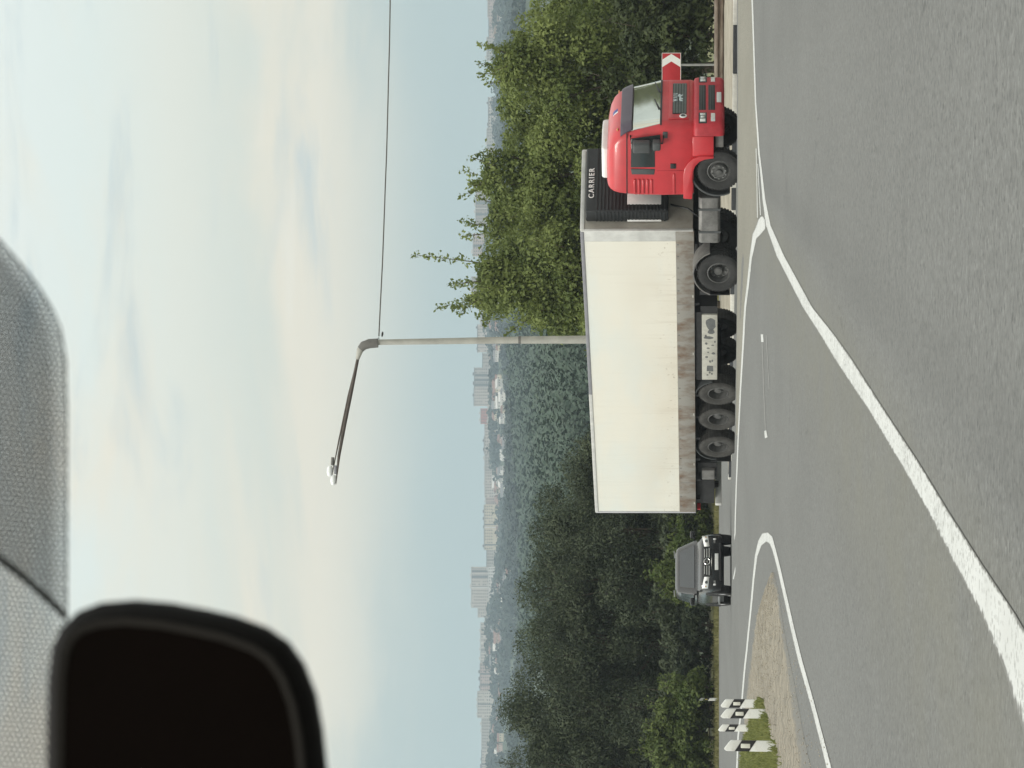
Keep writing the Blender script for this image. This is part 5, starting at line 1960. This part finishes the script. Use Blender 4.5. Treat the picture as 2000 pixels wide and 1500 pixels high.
FILL = [(30, 72, 955, "rose", "low far row right of the long rose block, above the roadside trees"), (72, 118, 951, "grey", "low grey far row glimpsed over the tree above the chevron sign"), (190, 250, 954, "pale", "low pale far row glimpsed over the tree above the roof pod"), (250, 310, 951, "grey", "low grey far row between two maple tops"), (310, 356, 947, "brown", "low brown far row beside the narrow pale tower"), (440, 457, 945, "grey", "slim grey far block between the brownish and the rose blocks"), (499, 541, 942, "pale", "pale far row between the rose block and the brown brick block"), (596, 602, 947, "grey", "sliver of grey far block beside the brown brick block"), (971, 987, 949, "rose", "small rose far house row between the pale terrace and the cream block"), (1073, 1109, 951, "grey", "low grey far row between the cream block and the largest tower block"), (1204, 1219, 947, "grey", "low grey far block beside the pale terrace"), (1290, 1298, 945, "pale", "sliver of pale far block beside the rose brown block"), (680, 800, 955, "grey", "long low grey far row at the foot of the striped and plain tall blocks"), (1290, 1400, 950, "pale", "long low pale far row at the foot of the stepped block")]
for i, (y0, y1, vt, wl_, lab) in enumerate(FILL):
    city_block(y0, y1, vt, 972, wl_, lab, Y=5260 + 17 * (i % 3), dark=[(.4, .45)])
# small houses on the slope, one of each kind and then copies


def house(kind, wall, roof):
    t = thing("house", "", "house")
    MB().box(-6, 6, -4, 4, -3, 4.5).build("wall", WALLS[wall], t, smooth=False)
    rf = MB().prism([(-4.6, 4.5), (4.6, 4.5), (0, 8.2)], 'x', -6.5, 6.5).build("roof", ROOFS[roof], t, smooth=False)
    MB().box(-2.5, -1.6, -.5, .5, 6.5, 9.3).build("chimney", WALLS["brown"], rf, smooth=False)
    for x in (-3.6, 0, 3.6):
        MB().box(x - .7, x + .7, -4.05, -3.9, 1.2, 2.9).build("window", M["far_window"], t, smooth=False)
    return t


kinds = [("white", "grey", "small white far house with grey roof among the hillside trees"),
         ("cream", "red", "small cream far house with red roof among the hillside trees"),
         ("pale", "brown", "small pale far house with brown roof among the hillside trees"),
         ("rose", "red", "small rose far house with red roof among the hillside trees"),
         ("white", "pale", "small far house with white walls and pale roof among the hillside trees")]
protos = [house(k, a, b) for k, (a, b, l_) in enumerate(kinds)]
for p_, (a, b, l_) in zip(protos, kinds):
    p_["label"] = l_
    p_["group"] = "%s walled far houses with %s roofs on the slope" % (a, b)
note_kids()
used = [False] * len(protos)
for q in HOUSES:
    i = hr.choice([0, 0, 1, 1, 2, 3, 4, 4])
    if not used[i]:
        o = protos[i]
        used[i] = True
    else:
        o = copy_tree(protos[i])
    s = hr.uniform(.5, .9) * (q[1] / 4000)
    o.location = (q[0], q[1], q[2] + 2.5)
    py_ = 750.0 - q[0] / q[1] * F_PX
    px_ = VH - (q[2] - EYE) / q[1] * F_PX
    for lim, where in ((100, "over the chevron sign's trees"), (632, "beside the maple's loose twigs"), (705, "by the lamp post"), (757, "below the striped tall block"), (797, "below the plain tall block"), (835, "below the red brick block"), (900, "below the long terrace's lift houses"), (980, "below the long terrace's plain end"), (1075, "below the long cream block"), (1130, "below the largest tower's striped end"), (1190, "below the largest tower's plain end"), (1295, "below the second pale terrace"), (1350, "below the rose brown block"), (1403, "below the stepped block"), (9999, "below the skyline's last terraces")):
        if py_ < lim:
            break
    row = "high on the slope" if px_ < 978 else ("halfway up the slope" if px_ < 990 else "low on the slope")
    a_, b_, l_ = kinds[i]
    o["label"] = "%s far house with %s roof %s, %s" % (a_, b_, where, row)
    o["group"] = "%s walled houses with %s roofs %s, %s" % (a_, b_, where, row)
    o.rotation_euler = (0, 0, hr.uniform(-.9, .9))
    o.scale = (s * hr.uniform(.8, 1.6), s, s)

# ------------------------------------------------------------------ our own car: windscreen with dotted print, mirror, cable
WD = 1.06                                             # distance of the windscreen's dotted band
rake = rad(62)                                        # slope of the pane from the level
wc = at(60, 900, WD)
wu = Vector((1, 0, 0))
wv = Vector((0, -math.cos(rake), math.sin(rake)))     # up along the pane, towards us
wnv = wu.cross(wv).normalized()


def on_pane(px, py):
    d = Vector(ray(px, py))
    o = Vector((0, 0, EYE))
    s = (wc - o).dot(wnv) / d.dot(wnv)
    q = o + d * s - wc
    return q.dot(wu), q.dot(wv)


def pane_pt(a, b, off=0.0):
    return wc + wu * a + wv * b + wnv * off


wsn = thing("car_windscreen", "windscreen of the car we look from, with a dotted grey print at the top", "windscreen", tuple(wc))
mbp = MB()
mbp.shell(lambda u, v: pane_pt(-.65 + 1.3 * u, -.62 + .72 * v + .0) - wc, 6, 4, tuple(wnv * .005))
mbp.build("pane", M["clear"], wsn)
# printed dots: a hexagonal grid of small ceramic discs inside the outline of the print
outl = [(-60, 430), (0, 470), (40, 515), (75, 560), (100, 600), (118, 640), (128, 700), (131, 800), (131, 950), (131, 1100), (131, 1200), (131, 1330), (131, 1560)]
ob = [on_pane(*p) for p in outl]
bx = np.array([p[0] for p in ob])[::-1]
bz = np.array([p[1] for p in ob])[::-1]
cable_px = [(-40, 1052), (0, 1088), (40, 1118), (80, 1152), (110, 1180), (135, 1204)]
cpn = [on_pane(*p) for p in cable_px]
cx_ = np.array([p[0] for p in cpn])[::-1]
cz_ = np.array([p[1] for p in cpn])[::-1]
per = 0.0018
V, F = [], []
a_min, a_max = bx.min(), bx.max()
ct, st_ = math.cos(rad(23)), math.sin(rad(23))
for j in range(-110, 150):
    for i_ in range(-60, 220):
        p_, q_ = (i_ + (.5 if j % 2 else 0)) * per, j * per * .866
        a, b = a_min + p_ * ct - q_ * st_, bz.min() + p_ * st_ + q_ * ct
        if a_min < a < a_max and b < 0.06 and b > np.interp(a, bx, bz):
            past = a < np.interp(b, cz_, cx_)
            edge = (b - np.interp(a, bx, bz)) / .006
            r = per * (.42 if past else .49)
            r *= min(1.0, .80 + .2 * edge)
            o = len(V)
            for k in range(8):
                t = 2 * math.pi * k / 8
                V.append(tuple(pane_pt(a + r * math.cos(t), b + r * math.sin(t), -.0004) - wc))
            F.append(tuple(range(o, o + 8)))
for k in range(700):                                    # a fine closed row of dots finishes the print's edge
    a = a_min + (a_max - a_min) * k / 699
    b = np.interp(a, bx, bz)
    if b > 0.06:
        continue
    o = len(V)
    for kk_ in range(8):
        t = 2 * math.pi * kk_ / 8
        V.append(tuple(pane_pt(a + .00038 * math.cos(t), b + .00038 * math.sin(t), -.0004) - wc))
    F.append(tuple(range(o, o + 8)))
dots = link("dotted_print", fast_mesh("dotted_print", V, np.array(F), M["frit"]), wsn)
dots["kind"] = "stuff"

wire = MB().tube([pane_pt(a, b, -.004) for a, b in cpn], 0.0012, 8).build("mirror_wire", M["mirror_black"])
tag(wire, "black wire running along the dotted print down to the mirror", "wire")

MD = 0.90
mo = [(660, 1690), (650, 1600), (637, 1500), (630, 1430), (617, 1360), (594, 1300), (562, 1255), (520, 1226), (460, 1204), (400, 1190), (330, 1177), (260, 1171), (200, 1176), (155, 1193), (125, 1222), (108, 1262), (101, 1320), (99, 1400), (98, 1500), (98, 1600), (98, 1690)]
far_end = []
mc = at(370, 1600, MD)
mt = thing("rear_view_mirror", "black rounded rear-view mirror hanging at the top of the windscreen", "mirror", tuple(mc))


def mring(shrink, dep):
    cx0, cy0 = 368.0, 1690.0
    out = []
    for k, (x, y) in enumerate(mo):
        # move the outline inwards by 'shrink' pixels along its normal
        p0, p1 = mo[max(k - 1, 0)], mo[min(k + 1, len(mo) - 1)]
        tx, ty = p1[0] - p0[0], p1[1] - p0[1]
        L = math.hypot(tx, ty)
        nx_, ny_ = -ty / L, tx / L
        if nx_ * (cx0 - x) + ny_ * (cy0 + 0 - y) < 0:
            nx_, ny_ = -nx_, -ny_
        q = at(x + nx_ * shrink, y + ny_ * shrink, MD) - mc
        out.append((q.x, dep, q.z))
    # the other end of the housing, out of the picture
    wx = out[0][0] - 0.13
    zmid = (out[0][2] + out[-1][2]) / 2
    hz_ = abs(out[0][2] - out[-1][2]) / 2
    for k in range(9):
        a = rad(90 - 22.5 * k)
        out.append((wx - 0.03 * math.cos(a), dep, zmid + hz_ * math.sin(a)))
    return out


MB().loft([mring(60, .035), mring(22, .024), mring(3, .006), mring(0, -.002), mring(4, -.008), mring(26, -.012), mring(30, -.0118)], cap=True).build("housing", M["mirror_black"], mt, angle=60)
bz_ = MB()
r1, r2 = mring(31, -.0122), mring(44, -.0128)
bz_.loft([mring(29, -.0119), mring(31, -.0130), mring(42, -.0128), mring(44, -.0121)], cap=False)
bz_.build("bezel", M["mirror_bezel"], mt)
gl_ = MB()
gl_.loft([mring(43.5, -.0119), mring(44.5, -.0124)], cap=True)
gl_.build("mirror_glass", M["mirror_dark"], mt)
MB().tube([Vector((-.075, .03, .01)), Vector((-.08, .07, .05)), Vector((-.08, .085, .085))], [.012, .010, .016], 12).build("stem", M["mirror_black"], mt)

# ------------------------------------------------------------------ air
hz = MB().box(-1900, 1900, -90, 6620, -1.7, 440).build("haze", M["clear"], None, smooth=False)
hm = bpy.data.materials.new("haze")
hm.use_nodes = True
hn, hl_ = hm.node_tree.nodes, hm.node_tree.links
hn.remove(hn["Principled BSDF"])
pv = hn.new("ShaderNodeVolumePrincipled")
pv.inputs["Color"].default_value = (0.70, 0.85, 1.0, 1)
pv.inputs["Density"].default_value = 0.0001
pv.inputs["Anisotropy"].default_value = 0.0
hl_.new(pv.outputs[0], hn["Material Output"].inputs["Volume"])
hz.data.materials.clear()
hz.data.materials.append(hm)
stuff(hz)
tag(hz, "pale blue haze in the air over the valley", "haze")
